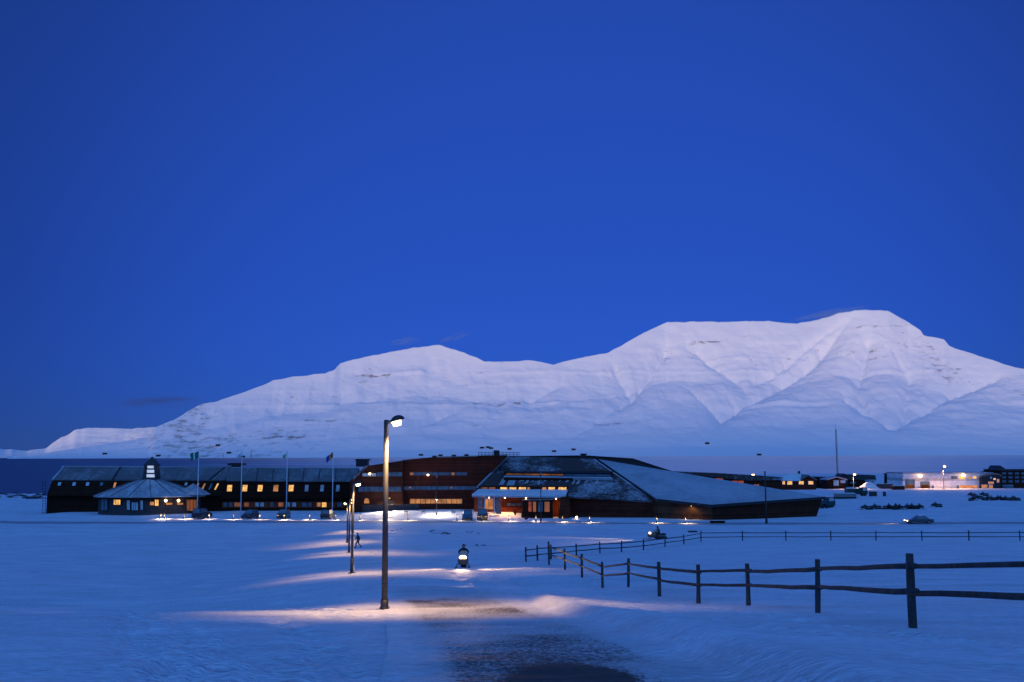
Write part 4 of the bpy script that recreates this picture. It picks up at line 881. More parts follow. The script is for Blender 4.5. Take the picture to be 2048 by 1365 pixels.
def post_lamp(label, px, py, ytop, r=0.06):
    b = hit(px, py); H = P(px, ytop, b.y).z - b.z; t = thing('lamp_post', label, 'lamp post', b, 0, 'slim posts before the buildings')
    MB().cyl((0, 0, -.3), (0, 0, H), r * 1.3, r, 10).build('pole', M['dark_metal'], t); MB().cyl((0, 0, -.1), (0, 0, .9), r * 2, r * 2, 10).build('sleeve', M['black'], t)
    MB().cyl((0, 0, H - .05), (0, 0, H + .35), .14, .2, 10).build('lamp_head', M['metal'], t)
    return t
pl1 = post_lamp('slim post with a small pale lamp halfway up, in front of the brown-red block', 873, 1031, 955)
c_ = Vector((0, 0, P(873, 999.5, pl1.location.y).z - pl1.location.z))
MB().box(c_ + Vector((0, -.1, .1)), (.3, .4, .12)).build('lamp_shade', M['dark_metal'], pl1, .02); MB().ball(c_ + Vector((0, -.2, -.02)), .1, 10, 8).build('lamp_glass', M['bulb'], pl1)
spot('post_floodlight', c_ + Vector((0, -.45, -.1)), c_ + Vector((1.0, -.8, -3.0)), 1500, 168, (1, .84, .68), .2, .6, pl1)
post_lamp('slim unlit post in front of the glazed lobby', 1082, 1046, 950, .08)
post_lamp('dark unlit post in front of the angular hall', 1533, 1048, 947, .11)
# guyed mast
b = onground(1677, 455); H = P(1676, 850, 455).z - b.z; t = thing('radio_mast', 'tall thin lattice radio mast rising behind the houses', 'mast', b)
mb = MB()
for k in range(3): mb.cyl((.35 * math.cos(k * 2.1), .35 * math.sin(k * 2.1), 0), (.3 * math.cos(k * 2.1), .3 * math.sin(k * 2.1), H * .93), .07, n=5)
for i in range(int(H / 1.0)):
    for k in range(3): mb.cyl((.34 * math.cos(k * 2.1), .34 * math.sin(k * 2.1), i * .93), (.34 * math.cos((k + 1) * 2.1), .34 * math.sin((k + 1) * 2.1), i * .93 + .93), .03, n=4)
mb.build('lattice', M['dark_metal'], t); MB().cyl((0, 0, H * .93), (0, 0, H), .05).build('antenna', M['dark_metal'], t)

# ---------------------------------------------------------------- bollard lights
bol = None
for i, x in enumerate((321, 328, 368, 418, 467, 519, 568, 619, 671, 720, 770, 816, 914, 963, 1018, 1072, 1125, 1179, 1313, 1371)):
    y = 1036.5 + (x - 300) * 0.006 if x < 1000 else 1041 + (x - 1000) * 0.012
    b = hit(x, y + 1.5)
    if bol is None:
        bol = thing('bollard_light', 'short dark bollard throwing a small warm pool on the snow', 'bollard light', b, 0, 'bollard lights along the road')
        MB().cyl((0, 0, -.2), (0, 0, 1.0), .09, n=12).build('post', M['black'], bol)
        MB().cyl((0, 0, 1.0), (0, 0, 1.12), .16, .13, n=12).build('cap', M['black'], bol)
        MB().cyl((0, 0, .96), (0, 0, .99), .12, n=12).build('lamp_glass', M['lit'], bol)
        d = bpy.data.lights.new('bollard_lamp', 'SPOT'); d.energy = 320; d.color = (1, .68, .36); d.shadow_soft_size = .06; d.spot_size = R(146); d.spot_blend = .5
        l = bpy.data.objects.new('bollard_lamp', d); C.objects.link(l); l.parent = bol; l.location = (0.12, -0.2, .9)
        l.rotation_euler = Vector((.1, -.25, -1)).to_track_quat('-Z', 'Y').to_euler()
    else:
        c = copy_tree(bol); c.location = b

# ---------------------------------------------------------------- flags
def flagpole(label, px, ybase, ytop, flag_label, colours, lx, ly, droop):
    b = onground(px, 209); H = P(px, ytop, 209).z - b.z
    t = thing('flagpole', label, 'flagpole', b, 0, 'white flagpoles in front of the long wing')
    MB().cyl((0, 0, -.3), (0, 0, H), .11, .06, 12).build('pole', M['white_paint'], t)
    MB().ball((0, 0, H + .08), .11, 10, 8).build('finial', M['white_paint'], t)
    MB().box((.1, -.1, 1.1), (.06, .06, .3)).build('cleat', M['metal'], t)
    # flag cloth: a wavy two-sided sheet flying left
    nx_, nz_ = 24, 12; top = b + Vector((-.08, 0, H - .15)); X = np.zeros((nz_, nx_)); Y = X.copy(); Z = X.copy()
    for i in range(nz_):
        for j in range(nx_):
            u = j / (nx_ - 1); v = i / (nz_ - 1)
            X[i, j] = top.x - lx * u * (1 - .12 * v); Y[i, j] = top.y + .18 * math.sin(u * 7 + v * 1.2) * u ** .5; Z[i, j] = top.z - ly * v - droop * u ** 1.3 + .08 * math.sin(u * 9 + 1)
    o = grid_mesh('flag', X, Y, Z, flag_mat(colours), None); md = o.modifiers.new('t', 'SOLIDIFY'); md.thickness = .02
    uvl = o.data.uv_layers.new(name='uv'); 
    for lp in o.data.loops: k = lp.vertex_index; uvl.data[lp.index].uv = ((k % nx_) / (nx_ - 1), 1 - (k // nx_) / (nz_ - 1))
    tag(o, flag_label, 'flag', 'flags on the white poles')
def flag_mat(colours):
    """vertical bands along the fly: [(from_u, colour), ...]"""
    m, n, l, b = new_mat('flag_cloth'); uvn = n.new('ShaderNodeUVMap'); sp = n.new('ShaderNodeSeparateXYZ'); l.new(uvn.outputs[0], sp.inputs[0])
    cr = n.new('ShaderNodeValToRGB'); cr.color_ramp.interpolation = 'CONSTANT'; els = cr.color_ramp.elements
    while len(els) < len(colours): els.new(0.5)
    for e, (u, c) in zip(els, colours): e.position = u; e.color = (*c, 1)
    l.new(sp.outputs[0], cr.inputs[0]); l.new(cr.outputs[0], b.inputs['Base Color']); b.inputs['Roughness'].default_value = .8
    return m
G_, W_, Y_, Rd, Bl = (0.01, .16, .09), (.7, .7, .7), (.7, .55, .05), (.45, .03, .03), (.02, .04, .3)
flagpole('white flagpole by the right eave of the pavilion, with the green flag', 395, 1027, 902, 'green flag with a white upright mark, the leftmost flag', [(0, G_), (.42, W_), (.58, G_)], 1.75, 1.45, .5)
flagpole('white flagpole before the chimney of the long wing', 482, 1027, 903, 'small folded pale bluish flag on the second pole from the left', [(0, W_), (.35, (.3, .35, .55)), (.55, W_), (.8, (.3, .35, .5))], .95, .75, 1.0)
flagpole('white flagpole in front of the middle of the long wing', 573, 1027, 904, 'limp yellow, green and white flag on the third pole', [(0, W_), (.25, Y_), (.45, G_), (.6, Y_), (.8, W_)], 1.0, .8, .9)
flagpole('white flagpole at the right end of the long wing', 665, 1027, 904, 'drooping red, yellow, green and blue flag, the rightmost flag', [(0, Rd), (.36, Y_), (.45, G_), (.56, Bl)], 1.4, 1.1, 1.1)

# ---------------------------------------------------------------- cars
def car(name, label, cat, loc, rz, paint, kind='suv', front='head_dim', Ls=None):
    L, Wd, Hb, Ht = {'suv': (4.5, 1.85, 1.0, 1.75), 'van': (4.9, 1.9, 1.15, 2.0), 'sedan': (4.6, 1.8, .88, 1.43), 'estate': (4.6, 1.8, .9, 1.5)}[kind]
    t = thing(name, label, cat, loc, rz, 'cars by the buildings'); h = L / 2
    prof = [(-h, .35), (-h + .05, Hb - .05), (-h + .3, Hb), (h * .38, Hb), (h * .85, Hb * .86), (h - .05, Hb * .68), (h, .35), (h - .15, .25), (-h + .15, .25)]
    MB().prism([(x, -Wd / 2, z) for x, z in prof], (0, Wd, 0)).build('body', paint, t, .07)
    if kind == 'sedan': cb_, ct = (-h * .72, h * .42), (-h * .38, h * .08)
    else: cb_, ct = (-h * .97, h * .42), (-h * .88, h * .1)
    wb, wt = Wd / 2 - .06, Wd / 2 - .22
    B = [Vector((cb_[0], -wb, Hb - .03)), Vector((cb_[1], -wb, Hb - .03)), Vector((cb_[1], wb, Hb - .03)), Vector((cb_[0], wb, Hb - .03))]
    Tt = [Vector((ct[0], -wt, Ht)), Vector((ct[1], -wt, Ht)), Vector((ct[1], wt, Ht)), Vector((ct[0], wt, Ht))]
    MB().add(B + Tt, [(0, 1, 5, 4), (1, 2, 6, 5), (2, 3, 7, 6), (3, 0, 4, 7), (4, 5, 6, 7), (3, 2, 1, 0)]).build('cabin', paint, t, .06)
    for (i, j) in ((0, 1), (1, 2), (2, 3), (3, 0)):
        q = [B[i], B[j], Tt[j], Tt[i]]; n_ = (q[1] - q[0]).cross(q[3] - q[0]).normalized(); c = sum(q, Vector()) / 4
        q = [c + (p - c) * (.86 if j != 1 and i != 2 else .88) for p in q]
        MB().prism([p + n_ * .015 for p in q], -n_ * .03).build('windscreen' if (i, j) == (1, 2) else 'window', M['glass'], t)
    for x in (-h * .62, h * .62):
        for s_ in (-1, 1):
            w = MB().cyl((x, s_ * (Wd / 2 - .2), .33), (x, s_ * (Wd / 2 + .01), .33), .33, n=18).build('wheel', M['rubber'], t); MB().cyl((x, s_ * (Wd / 2 - .02), .33), (x, s_ * (Wd / 2 + .02), .33), .2, n=14).build('rim', M['metal'], w)
    for s_ in (-1, 1):
        MB().box((h - .02, s_ * (Wd / 2 - .3), Hb * .66), (.1, .36, .16)).build('headlight', M[front], t, .02)
        MB().box((-h + .01, s_ * (Wd / 2 - .16), Hb * .8), (.06, .2, .26)).build('tail_light', M['tail'], t, .02)
        MB().box((cb_[1] - .25, s_ * (Wd / 2 + .1), Hb + .05), (.1, .2, .14)).build('mirror', paint, t, .02)
    MB().box((h + .01, 0, Hb * .48), (.05, .9, .2)).build('grille', M['black'], t)
    MB().box((h + .03, 0, .42), (.12, Wd * .96, .2)).build('bumper', M['black'], t, .03)
    MB().box((-h - .02, 0, .42), (.1, Wd * .96, .2)).build('bumper', M['black'], t, .03)
    return t
PT = {k: mat('car_paint_' + k, c, .3, .3, .1, 2, coat=.5) for k, c in {'dark': (.02, .022, .03), 'blue': (.06, .09, .16), 'red': (.05, .015, .015), 'teal': (.01, .07, .08), 'silver': (.3, .31, .33), 'green': (.01, .05, .035), 'grey': (.09, .09, .10)}.items()}
FR = R(-90)                                      # nose to the camera
car('parked_car', 'blue-grey car parked nose-on in the bright patch, left of the lit-fronted car', 'car', hit(935, 1040.5), FR, PT['blue'], 'suv', 'glass')
car('parked_car', 'dark van-like car with orange-lit front parked before the entrance', 'car', hit(965, 1040.5), FR, PT['dark'], 'van', 'lit')  # headlights emit here in place of the orange light they reflect
car('parked_car', 'dark car parked beside the green-flag pole at the pavilion', 'car', hit(404, 1037), R(78), PT['dark'], 'van', 'glass')
car('parked_car', 'dark reddish car parked by the long wing, right of the second flagpole', 'car', hit(500, 1038), R(-100), PT['red'], 'suv', 'glass')
car('parked_car', 'teal-green car with yellowish front below the third flagpole', 'car', hit(567, 1037), FR, PT['teal'], 'suv', 'head_dim')
car('parked_car', 'black car parked beside the rightmost flagpole', 'car', hit(656, 1037.5), R(84), PT['dark'], 'suv', 'glass')
for px_, wt in ((935, 0), (965, 60)):
    if wt: b = hit(px_, 1043); spot('car_light', b + Vector((0, 1, .7)), b + Vector((0, -4, -.5)), wt, 80, (1, .7, .4), .1)  # spot extends the same stand-in glow from the parked car's front
mc = car('driving_car', 'low grey saloon driving left along the road with headlights on', 'car', hit(1838, 1048), R(180), PT['grey'], 'sedan', 'head')
for s_ in (-1, 1):
    spot('car_headlamp', mc.location + Vector((-2.45, s_ * .6, .62)), mc.location + Vector((-12, s_ * .6 - .8, -.3)), 900, 36, (1, .62, .38), .08, .5)

# ---------------------------------------------------------------- people (skin-modifier bodies)
def skin_body(name, J, E, m, parent, sub=1):
    """J: {joint: (pos, radius)}, E: joint pairs, first joint is the pelvis root"""
    keys = list(J); me = bpy.data.meshes.new(name); me.from_pydata([J[k][0] for k in keys], [(keys.index(a), keys.index(b)) for a, b in E], []); me.update()
    o = bpy.data.objects.new(name, me); C.objects.link(o); o.parent = parent; me.materials.append(m)
    md = o.modifiers.new('skin', 'SKIN'); md.use_smooth_shade = True
    for i, k in enumerate(keys):
        r = J[k][1]; r = r if isinstance(r, tuple) else (r, r)
        me.skin_vertices[0].data[i].radius = r
    me.skin_vertices[0].data[0].use_root = True
    s_ = o.modifiers.new('sub', 'SUBSURF'); s_.levels = sub; s_.render_levels = sub
    return o
def bodyJ(pel, chest, neck, head, sh, el, wr, hip, kn, an, toe):
    J = {'pel': (pel, (.15, .12)), 'waist': (tuple((Vector(pel) + Vector(chest)) / 2), (.14, .11)), 'chest': (chest, (.17, .13)), 'neck': (neck, .055), 'head': (head, (.085, .1)), 'crown': (tuple(Vector(head) + Vector((0, 0, .1))), (.07, .08)), 'nose': (tuple(Vector(head) + Vector((.1, 0, -.01))), .018), 'chin': (tuple(Vector(head) + Vector((.06, 0, -.08))), .035)}
    E = [('pel', 'waist'), ('waist', 'chest'), ('chest', 'neck'), ('neck', 'head'), ('head', 'crown'), ('head', 'nose'), ('head', 'chin')]
    for s_ in (0, 1):
        t_ = 'lr'[s_]
        J.update({'sh' + t_: (sh[s_], .07), 'el' + t_: (el[s_], .045), 'wr' + t_: (wr[s_], .03), 'hip' + t_: (hip[s_], .1), 'kn' + t_: (kn[s_], .06), 'an' + t_: (an[s_], .042), 'toe' + t_: (toe[s_], .04)})
        E += [('chest', 'sh' + t_), ('sh' + t_, 'el' + t_), ('el' + t_, 'wr' + t_), ('pel', 'hip' + t_), ('hip' + t_, 'kn' + t_), ('kn' + t_, 'an' + t_), ('an' + t_, 'toe' + t_)]
        d = (Vector(wr[s_]) - Vector(el[s_])).normalized(); w = Vector(wr[s_]); side = d.cross(Vector((0, 1, 0))); side = side.normalized() if side.length > .1 else Vector((1, 0, 0))
        J['pa' + t_] = (tuple(w + d * .07), (.036, .022)); E.append(('wr' + t_, 'pa' + t_))
        for k, (o_, ln) in enumerate(((-.033, .065), (-.011, .078), (.011, .072), (.033, .055))):
            a = w + d * .085 + side * o_; b_ = a + d * ln * .55 + Vector((.012, 0, -.012)); c_ = b_ + d * ln * .4 + Vector((.016, 0, -.02))
            J[f'f{t_}{k}a'] = (tuple(a), .0095); J[f'f{t_}{k}b'] = (tuple(b_), .009); J[f'f{t_}{k}c'] = (tuple(c_), .008)
            E += [('pa' + t_, f'f{t_}{k}a'), (f'f{t_}{k}a', f'f{t_}{k}b'), (f'f{t_}{k}b', f'f{t_}{k}c')]
        a = w + d * .035 - side * .04; J['th' + t_] = (tuple(a), .012); J['tt' + t_] = (tuple(a + d * .045 - side * .02), .010); E += [('wr' + t_, 'th' + t_), ('th' + t_, 'tt' + t_)]
    return J, E
def sub_skin(name, J, keys, E, grow, m, parent, extra=()):
    """clothing: the same joints, a little thicker, in a mesh of its own"""
    J2 = {k: (J[k][0], tuple(r + grow for r in (J[k][1] if isinstance(J[k][1], tuple) else (J[k][1],) * 2))) for k in keys}
    return skin_body(name, J2, [e for e in E if e[0] in keys and e[1] in keys], m, parent)
M['skin'] = mat('skin', (.45, .28, .2), .55, 0, .05); M['jacket'] = mat('dark_jacket', (.02, .024, .035), .8); M['trousers'] = mat('dark_trousers', (.016, .018, .024), .85)
M['suit'] = mat('snowmobile_suit', (.05, .03, .02), .75); M['helmet'] = mat('helmet', (.03, .02, .02), .25, coat=.6); M['snowmobile'] = mat('snowmobile_glow_paint', (.22, .08, .03), .35, .1, .1, 2, coat=.5)  # hood's orange-brown has the headlamp's warm glow mixed into its colour
TORSO = ['pel', 'waist', 'chest', 'shl', 'ell', 'wrl', 'shr', 'elr', 'wrr', 'neck']; LEGS = ['pel', 'hipl', 'knl', 'anl', 'hipr', 'knr', 'anr']

# walking person by the path, striding towards the left
wp_ = hit(716, 1096); pt = thing('person', 'person in dark winter clothes walking beside the row of street lamps', 'person', wp_, R(200))
J, E = bodyJ((0, 0, .95), (.03, 0, 1.32), (.05, 0, 1.5), (.08, 0, 1.63), [(.02, .19, 1.4), (.02, -.19, 1.4)], [(-.14, .26, 1.16), (.16, -.26, 1.15)], [(-.06, .28, .93), (.36, -.22, 1.02)],
             [(.02, .1, .9), (-.02, -.1, .9)], [(.26, .1, .53), (-.08, -.1, .5)], [(.3, .1, .09), (-.42, -.1, .16)], [(.46, .11, .05), (-.3, -.1, .05)])
skin_body('body', J, E, M['skin'], pt); sub_skin('jacket', J, TORSO, E, .035, M['jacket'], pt); sub_skin('trousers', J, LEGS, E, .022, M['trousers'], pt)
MB().ball((.075, 0, 1.69), (.115, .105, .1), 14, 10, -.2).build('knitted_hat', M['jacket'], pt)
for q in ((.38, .1, .05), (-.36, -.1, .07)): MB().ball(q, (.17, .06, .075), 12, 8).build('boot', M['black'], pt)

# ---------------------------------------------------------------- snowmobiles
def snowmobile(label, loc, rz, group=None, lit=None, beam=-.02, paint=None):
    t = thing('snowmobile', label, 'snowmobile', loc, rz, group); pm = paint or M['snowmobile']
    def rr4(x, w, z0, z1, s=.7): return [Vector((x, a * w * k, z)) for a, k, z in ((-1, .8, z0), (1, .8, z0), (1, 1, z0 + (z1 - z0) * .4), (1, s, z1 - .05), (.0001, s, z1), (-1, s, z1 - .05), (-1, 1, z0 + (z1 - z0) * .4))]
    MB().loft([rr4(.0, .30, .38, .98), rr4(.3, .40, .34, 1.02), rr4(.7, .42, .3, .92), rr4(1.05, .34, .3, .76), rr4(1.3, .18, .36, .6)]).build('hood', pm, t)
    MB().loft([rr4(-1.35, .18, .5, .72), rr4(-1.1, .2, .48, .82), rr4(-.5, .2, .48, .8), rr4(.05, .18, .5, .88)]).build('seat', M['black'], t)
    cap = [(x, z) for x, z in ((-1.5, .2), (-1.42, .36), (-1.2, .42), (.1, .42), (.35, .34), (.3, .16), (.0, .02), (-1.2, .02), (-1.42, .06))]
    MB().prism([(x, -.2, z) for x, z in cap], (0, .4, 0)).build('track', M['rubber'], t, .02)
    for s_ in (-1, 1):
        MB().prism([(.55, s_ * .5 - .07, .02), (1.5, s_ * .5 - .07, .03), (1.72, s_ * .5 - .07, .18), (1.68, s_ * .5 - .07, .2), (1.46, s_ * .5 - .07, .07), (.55, s_ * .5 - .07, .06)], (0, .14, 0)).build('ski', M['black'], t)
        MB().tube([(.95, s_ * .5, .05), (.9, s_ * .46, .3), (.75, s_ * .25, .45)], .035, 7).build('ski_strut', M['dark_metal'], t)
    MB().prism([(.45, -.26, .95), (.45, .26, .95), (.18, .2, 1.28), (.18, -.2, 1.28)], (.015, 0, .012)).build('windshield', M['glass'], t)
    MB().tube([(-.02, -.36, 1.0), (.08, -.2, 1.06), (.12, 0, 1.02), (.08, .2, 1.06), (-.02, .36, 1.0)], .02, 7).build('handlebar', M['black'], t)
    MB().ball((1.0, 0, .74) if not lit else (.93, 0, .84), (.12, .29, .15) if lit else (.1, .24, .1), 14, 10).build('headlight', M['head'] if lit else M['glass'], t)  # lit headlight is oversized, standing in for its glare
    if lit:
        for yaw in (-30, 0, 30):
            d = bpy.data.lights.new('snowmobile_lamp', 'SPOT'); d.energy = lit * (0.6 if yaw == 0 else 1.5); d.color = (1, .62, .32); d.spot_size = R(36); d.spot_blend = 1.0; d.shadow_soft_size = .08
            l = bpy.data.objects.new('snowmobile_lamp', d); C.objects.link(l); l.parent = t; l.location = (1.45, 0, .85)
            l.rotation_euler = Vector((math.cos(R(yaw)), math.sin(R(yaw)), beam)).to_track_quat('-Z', 'Y').to_euler()
    return t
def rider(label, loc, rz):
    t = thing('person', label, 'person', loc, rz)
    J, E = bodyJ((-.45, 0, .9), (-.3, 0, 1.26), (-.24, 0, 1.44), (-.2, 0, 1.57), [(-.3, .2, 1.36), (-.3, -.2, 1.36)], [(-.16, .36, 1.16), (-.16, -.36, 1.16)], [(-.02, .34, 1.06), (-.02, -.34, 1.06)],
                 [(-.4, .12, .86), (-.4, -.12, .86)], [(.02, .27, .82), (.02, -.27, .82)], [(-.1, .3, .42), (-.1, -.3, .42)], [(.08, .3, .4), (.08, -.3, .4)])
    for k in ('pel', 'waist', 'chest', 'shl', 'shr', 'ell', 'elr', 'hipl', 'hipr', 'knl', 'knr', 'anl', 'anr'):
        r = J[k][1]; r = r if isinstance(r, tuple) else (r, r); J[k] = (J[k][0], (r[0] + .035, r[1] + .035))
    skin_body('body', J, E, M['suit'], t)
    h = MB().ball((-.19, 0, 1.6), (.16, .14, .17), 16, 12).build('helmet', M['helmet'], t)
    MB().ball((-.12, 0, 1.6), (.1, .12, .07), 14, 8).build('visor', M['glass'], h)
    for s_ in (-1, 1): MB().ball((-.0, s_ * .3, .44), (.16, .07, .1), 10, 8).build('boot', M['black'], t)
    return t
s1 = hit(927, 1135); snowmobile('snowmobile coming head-on down the snowfield with a glaring headlamp', s1, R(-90), lit=6500, beam=.09)
rider('helmeted rider on the snowmobile that comes head-on', s1, R(-90))
s2 = hit(1313, 1079); snowmobile('snowmobile with headlamp on crossing to the left behind the far fence', s2, R(192), lit=5500, beam=.03)
rider('dark-clad rider on the snowmobile behind the far fence', s2, R(192))
g1 = 'snowmobiles parked in the nearer row'; proto = None
for i, (x, y, rz) in enumerate(((1752, 1019, 200), (1776, 1019, 20), (1790, 1019, 30), (1797, 1020, 15), (1817, 1019, 200), (1826, 1018.5, 195), (1837, 1019, 10), (1873, 1015, 190), (1733, 1020, 180))):
    b = hit(x, y)
    if proto is None: proto = snowmobile('dark snowmobile parked in the nearer row before the white hall', b, R(rz), g1, paint=M['black'])
    else: c = copy_tree(proto); c.location = b; c.rotation_euler.z = R(rz)
g2 = 'snowmobiles parked in the farther row'; first = True
for i, (x, y, rz) in enumerate(((1944, 993, 190), (1968, 992.5, 185), (1945, 1002, 30), (1957, 998.5, 190), (1974, 1001, 10), (1984, 1001.5, 200), (1994, 1001, 15), (2003, 1001, 190), (2013, 1001.5, 195), (2024, 1001.5, 10), (2031, 1002, 190))):
    c = copy_tree(proto); c.location = hit(x, y); c.rotation_euler.z = R(rz); c['label'] = 'dark snowmobile parked in the farther row, close to the right edge'; c['group'] = g2

# ---------------------------------------------------------------- trucks, boxes, small things
def truck(label, px, py, rz, cabm, boxm, L=6.5, boxh=1.9):
    t = thing('truck', label, 'truck', hit(px, py), rz)
    MB().box((-.7, 0, .95 + boxh / 2), (L - 2.4, 2.2, boxh)).build('cargo_box', boxm, t, .04)
    MB().box((0, 0, .7), (L - .4, 1.0, .3)).build('chassis', M['black'], t)
    MB().prism([(L / 2 - 2.0, -1.05, .6), (L / 2, -1.05, .6), (L / 2, -1.05, 1.6), (L / 2 - .35, -1.05, 2.6), (L / 2 - 2.0, -1.05, 2.6)], (0, 2.1, 0)).build('cab', cabm, t, .06)
    MB().prism([(L / 2 + .0, -.9, 1.65), (L / 2 + .0, .9, 1.65), (L / 2 - .3, .9, 2.5), (L / 2 - .3, -.9, 2.5)], (.03, 0, .01)).build('windscreen', M['glass'], t)
    for s_ in (-1, 1): MB().prism([(L / 2 - 1.5, s_ * 1.06, 1.65), (L / 2 - .3, s_ * 1.06, 1.65), (L / 2 - .5, s_ * 1.06, 2.4), (L / 2 - 1.5, s_ * 1.06, 2.4)], (0, s_ * .02, 0)).build('window', M['glass_pale'], t)
    for x in (-L / 2 + .9, -L / 2 + 2.0, L / 2 - .9):
        for s_ in (-1, 1): MB().cyl((x, s_ * .8, .45), (x, s_ * 1.08, .45), .45, n=16).build('wheel', M['rubber'], t)
    return t
truck('dark green truck parked on the snow before the dark blue house', 1711, 993, R(8), PT['green'], PT['green'], 6.8, 1.3)
truck('teal truck half hidden behind the right tip of the angular hall', 1650, 1017, R(10), PT['teal'], PT['teal'], 4.2, .9)
def sled_trailer(label, px, py, rz, L, m1):
    t = thing('trailer', label, 'trailer', hit(px, py), rz)
    MB().box((0, 0, .95), (L, 2.0, .9)).build('bed', m1, t, .05); MB().box((0, 0, 1.46), (L * .9, 1.7, .25)).build('snow_cover', M['bank'], t, .1)
    for s_ in (-1, 1): MB().prism([(-L / 2, s_ * .8, 0), (L / 2 - .3, s_ * .8, 0), (L / 2 + .3, s_ * .8, .4), (L / 2 - .3, s_ * .8, .5), (-L / 2, s_ * .8, .5)], (0, .12, 0)).build('runner', M['black'], t)
    return t
sled_trailer('flat grey cargo sled topped with snow, left of the green truck', 1690, 998, R(-8), 5.6, M['metal'])
def crate(name, label, cat, px, py, rz, d, m1, m2='bank', cap=.1):
    t = thing(name, label, cat, hit(px, py), rz)
    MB().box((0, 0, d[2] / 2 + .08), d).build('body', M[m1], t, .04)
    MB().box((0, 0, d[2] + .08 + cap / 2), (d[0] * .96, d[1] * .94, cap)).build('lid', M[m2], t, .03)
    mb = MB()
    for a in (-1, 1): mb.box((a * d[0] * .38, 0, .04), (.12 * d[0], d[1] * .9, .14))
    mb.build('foot', M['black'], t)
    return t
crate('crate', 'brown crate standing on the snow right of the green truck', 'crate', 1746, 993, 0, (1.9, 1.4, 1.3), 'fence')
crate('barrel', 'small dark bin alone on the snow in front of the white hall', 'bin', 1769, 993, 0, (.7, .7, 1.1), 'black', 'black')
crate('low_box', 'long low dark box beside the road before the angular hall', 'box', 1435, 1047, 0, (2.6, .8, .4), 'dark_wood')
crate('container', 'low dark container left of the white hall', 'container', 1770, 978, 0, (6, 2.4, 1.9), 'dark_metal')
crate('container', 'reddish low container close to the narrow dark building', 'container', 1796, 980, R(5), (4.6, 2.2, 1.4), 'brown_wood')
crate('container', 'blue container between the glazed corner and the brown block', 'container', 2014, 977, 0, (4.4, 2.2, 1.2), 'glass')
for x, y, lb in ((1385, 1065, 'narrow dark sled lying on the snow near the bend of the far fence'),):
    t = thing('sled', lb, 'sled', hit(x, y), R(5)); MB().box((0, 0, .18), (1.3, .5, .08)).build('deck', M['fence'], t)
    for s_ in (-1, 1): MB().prism([(-.65, s_ * .22, 0), (.6, s_ * .22, 0), (.85, s_ * .22, .16), (-.65, s_ * .22, .14)], (0, .04, 0)).build('runner', M['black'], t)
sg = None
for x, y in ((781, 1029), (812, 1030), (847, 1030), (907, 1031)):
    b = hit(x, y)
    if sg is None:
        sg = thing('parking_post', 'small low board on two legs in the bright snow before the brown-red block', 'post', b, 0, 'low boards marking parking bays')
        MB().box((0, 0, .62), (.75, .08, .26)).build('board', M['metal'], sg, .01)
        for s_ in (-1, 1): MB().box((s_ * .28, 0, .25), (.06, .06, .7)).build('leg', M['dark_metal'], sg)
    else: c = copy_tree(sg); c.location = b
# shrubs by the entrance: bare twiggy clumps
def shrub(label, px, py, h, w, seed):
    rnd = random.Random(seed); t = thing('shrub', label, 'shrub', hit(px, py)); mb = MB()
    for i in range(46):
        a = rnd.uniform(0, 6.28); r = w * rnd.uniform(.2, 1); p0 = Vector((rnd.uniform(-.1, .1), rnd.uniform(-.1, .1), 0)); p2 = Vector((math.cos(a) * r, math.sin(a) * r * .6, h * rnd.uniform(.5, 1)))
        mb.tube([p0, (p0 + p2) / 2 + Vector((0, 0, .15)), p2], [.03, .02, .008], 4)
    mb.build('twigs', M['dark_wood'], t); return t
shrub('dark bare shrub in the bright snow before the porch', 1001, 1028, 1.4, .6, 1); shrub('small dark shrub just left of the glazed lobby', 1030, 1031, 1.1, .6, 2); shrub('low dark shrub in front of the glazed lobby', 1052, 1040, .9, 1.6, 3)

# cabins and cableway trestles on the far shore
cab = None
for i, (x, y) in enumerate(((210, 909), (317, 913), (436, 892), (458, 907), (486, 915), (842, 911.5), (869, 915), (881, 912.5), (908, 913), (933, 912), (964, 897), (976, 896), (982, 898), (1019, 899.5), (1108, 904), (1147, 900.5), (1414, 888), (1518, 911), (703, 919))):
    D = 6450; p = P(x, y, D)
    dd = P(x, y, 1.0)
    if cab is None:
        cab = thing('cabin', 'tiny dark cabin on the snowy shore across the fjord', 'cabin', p, 0, 'cabins on the far shore')
        MB().box((0, 0, 0), (24, 10, 6)).build('wall', M['dark_wood'], cab)
        MB().prism([(-14, -6, 3), (14, -6, 3), (12, 0, 7.5), (-12, 0, 7.5)], (0, .5, -.5)).prism([(-14, 6, 3), (14, 6, 3), (12, 0, 7.5), (-12, 0, 7.5)], (0, -.5, -.5)).build('roof', M['black'], cab)
        c = cab
    else: c = copy_tree(cab)
    c.location = p; FARLIST = globals().setdefault('FARLIST', []); FARLIST.append((c, x, y))
# set each cabin down on the mountain where its sight line meets it
dg = bpy.context.evaluated_depsgraph_get(); dg.update()
for c, x, y in FARLIST:
    d = P(x, y, 1.0).normalized(); ok, loc, nrm, idx, ob, mt = sc.ray_cast(dg, d * 5000, d)
    c.location = (loc + Vector((0, -4, 2.0))) if ok else P(x, y, 6200)
def trestle(label, px, py, w, h, bar=True):
    d = P(px, py, 1.0).normalized(); ok, loc, nrm, idx, ob, mt = sc.ray_cast(dg, d * 5000, d); loc = loc if ok else P(px, py, 6200)
    t = thing('cableway_trestle', label, 'trestle', loc, 0, 'old cableway trestles'); mb = MB()
    for s_ in (-1, 1): mb.cyl((s_ * w / 2, 0, -6), (s_ * w / 2 * .8, 0, h), 1.1, .9, 6)
    if bar: mb.box((0, 0, h * .95), (w * 1.2, 1.8, 2.0)); mb.box((0, 0, h * .45), (w, 1.5, 1.4))
    mb.build('frame', M['dark_metal'], t)
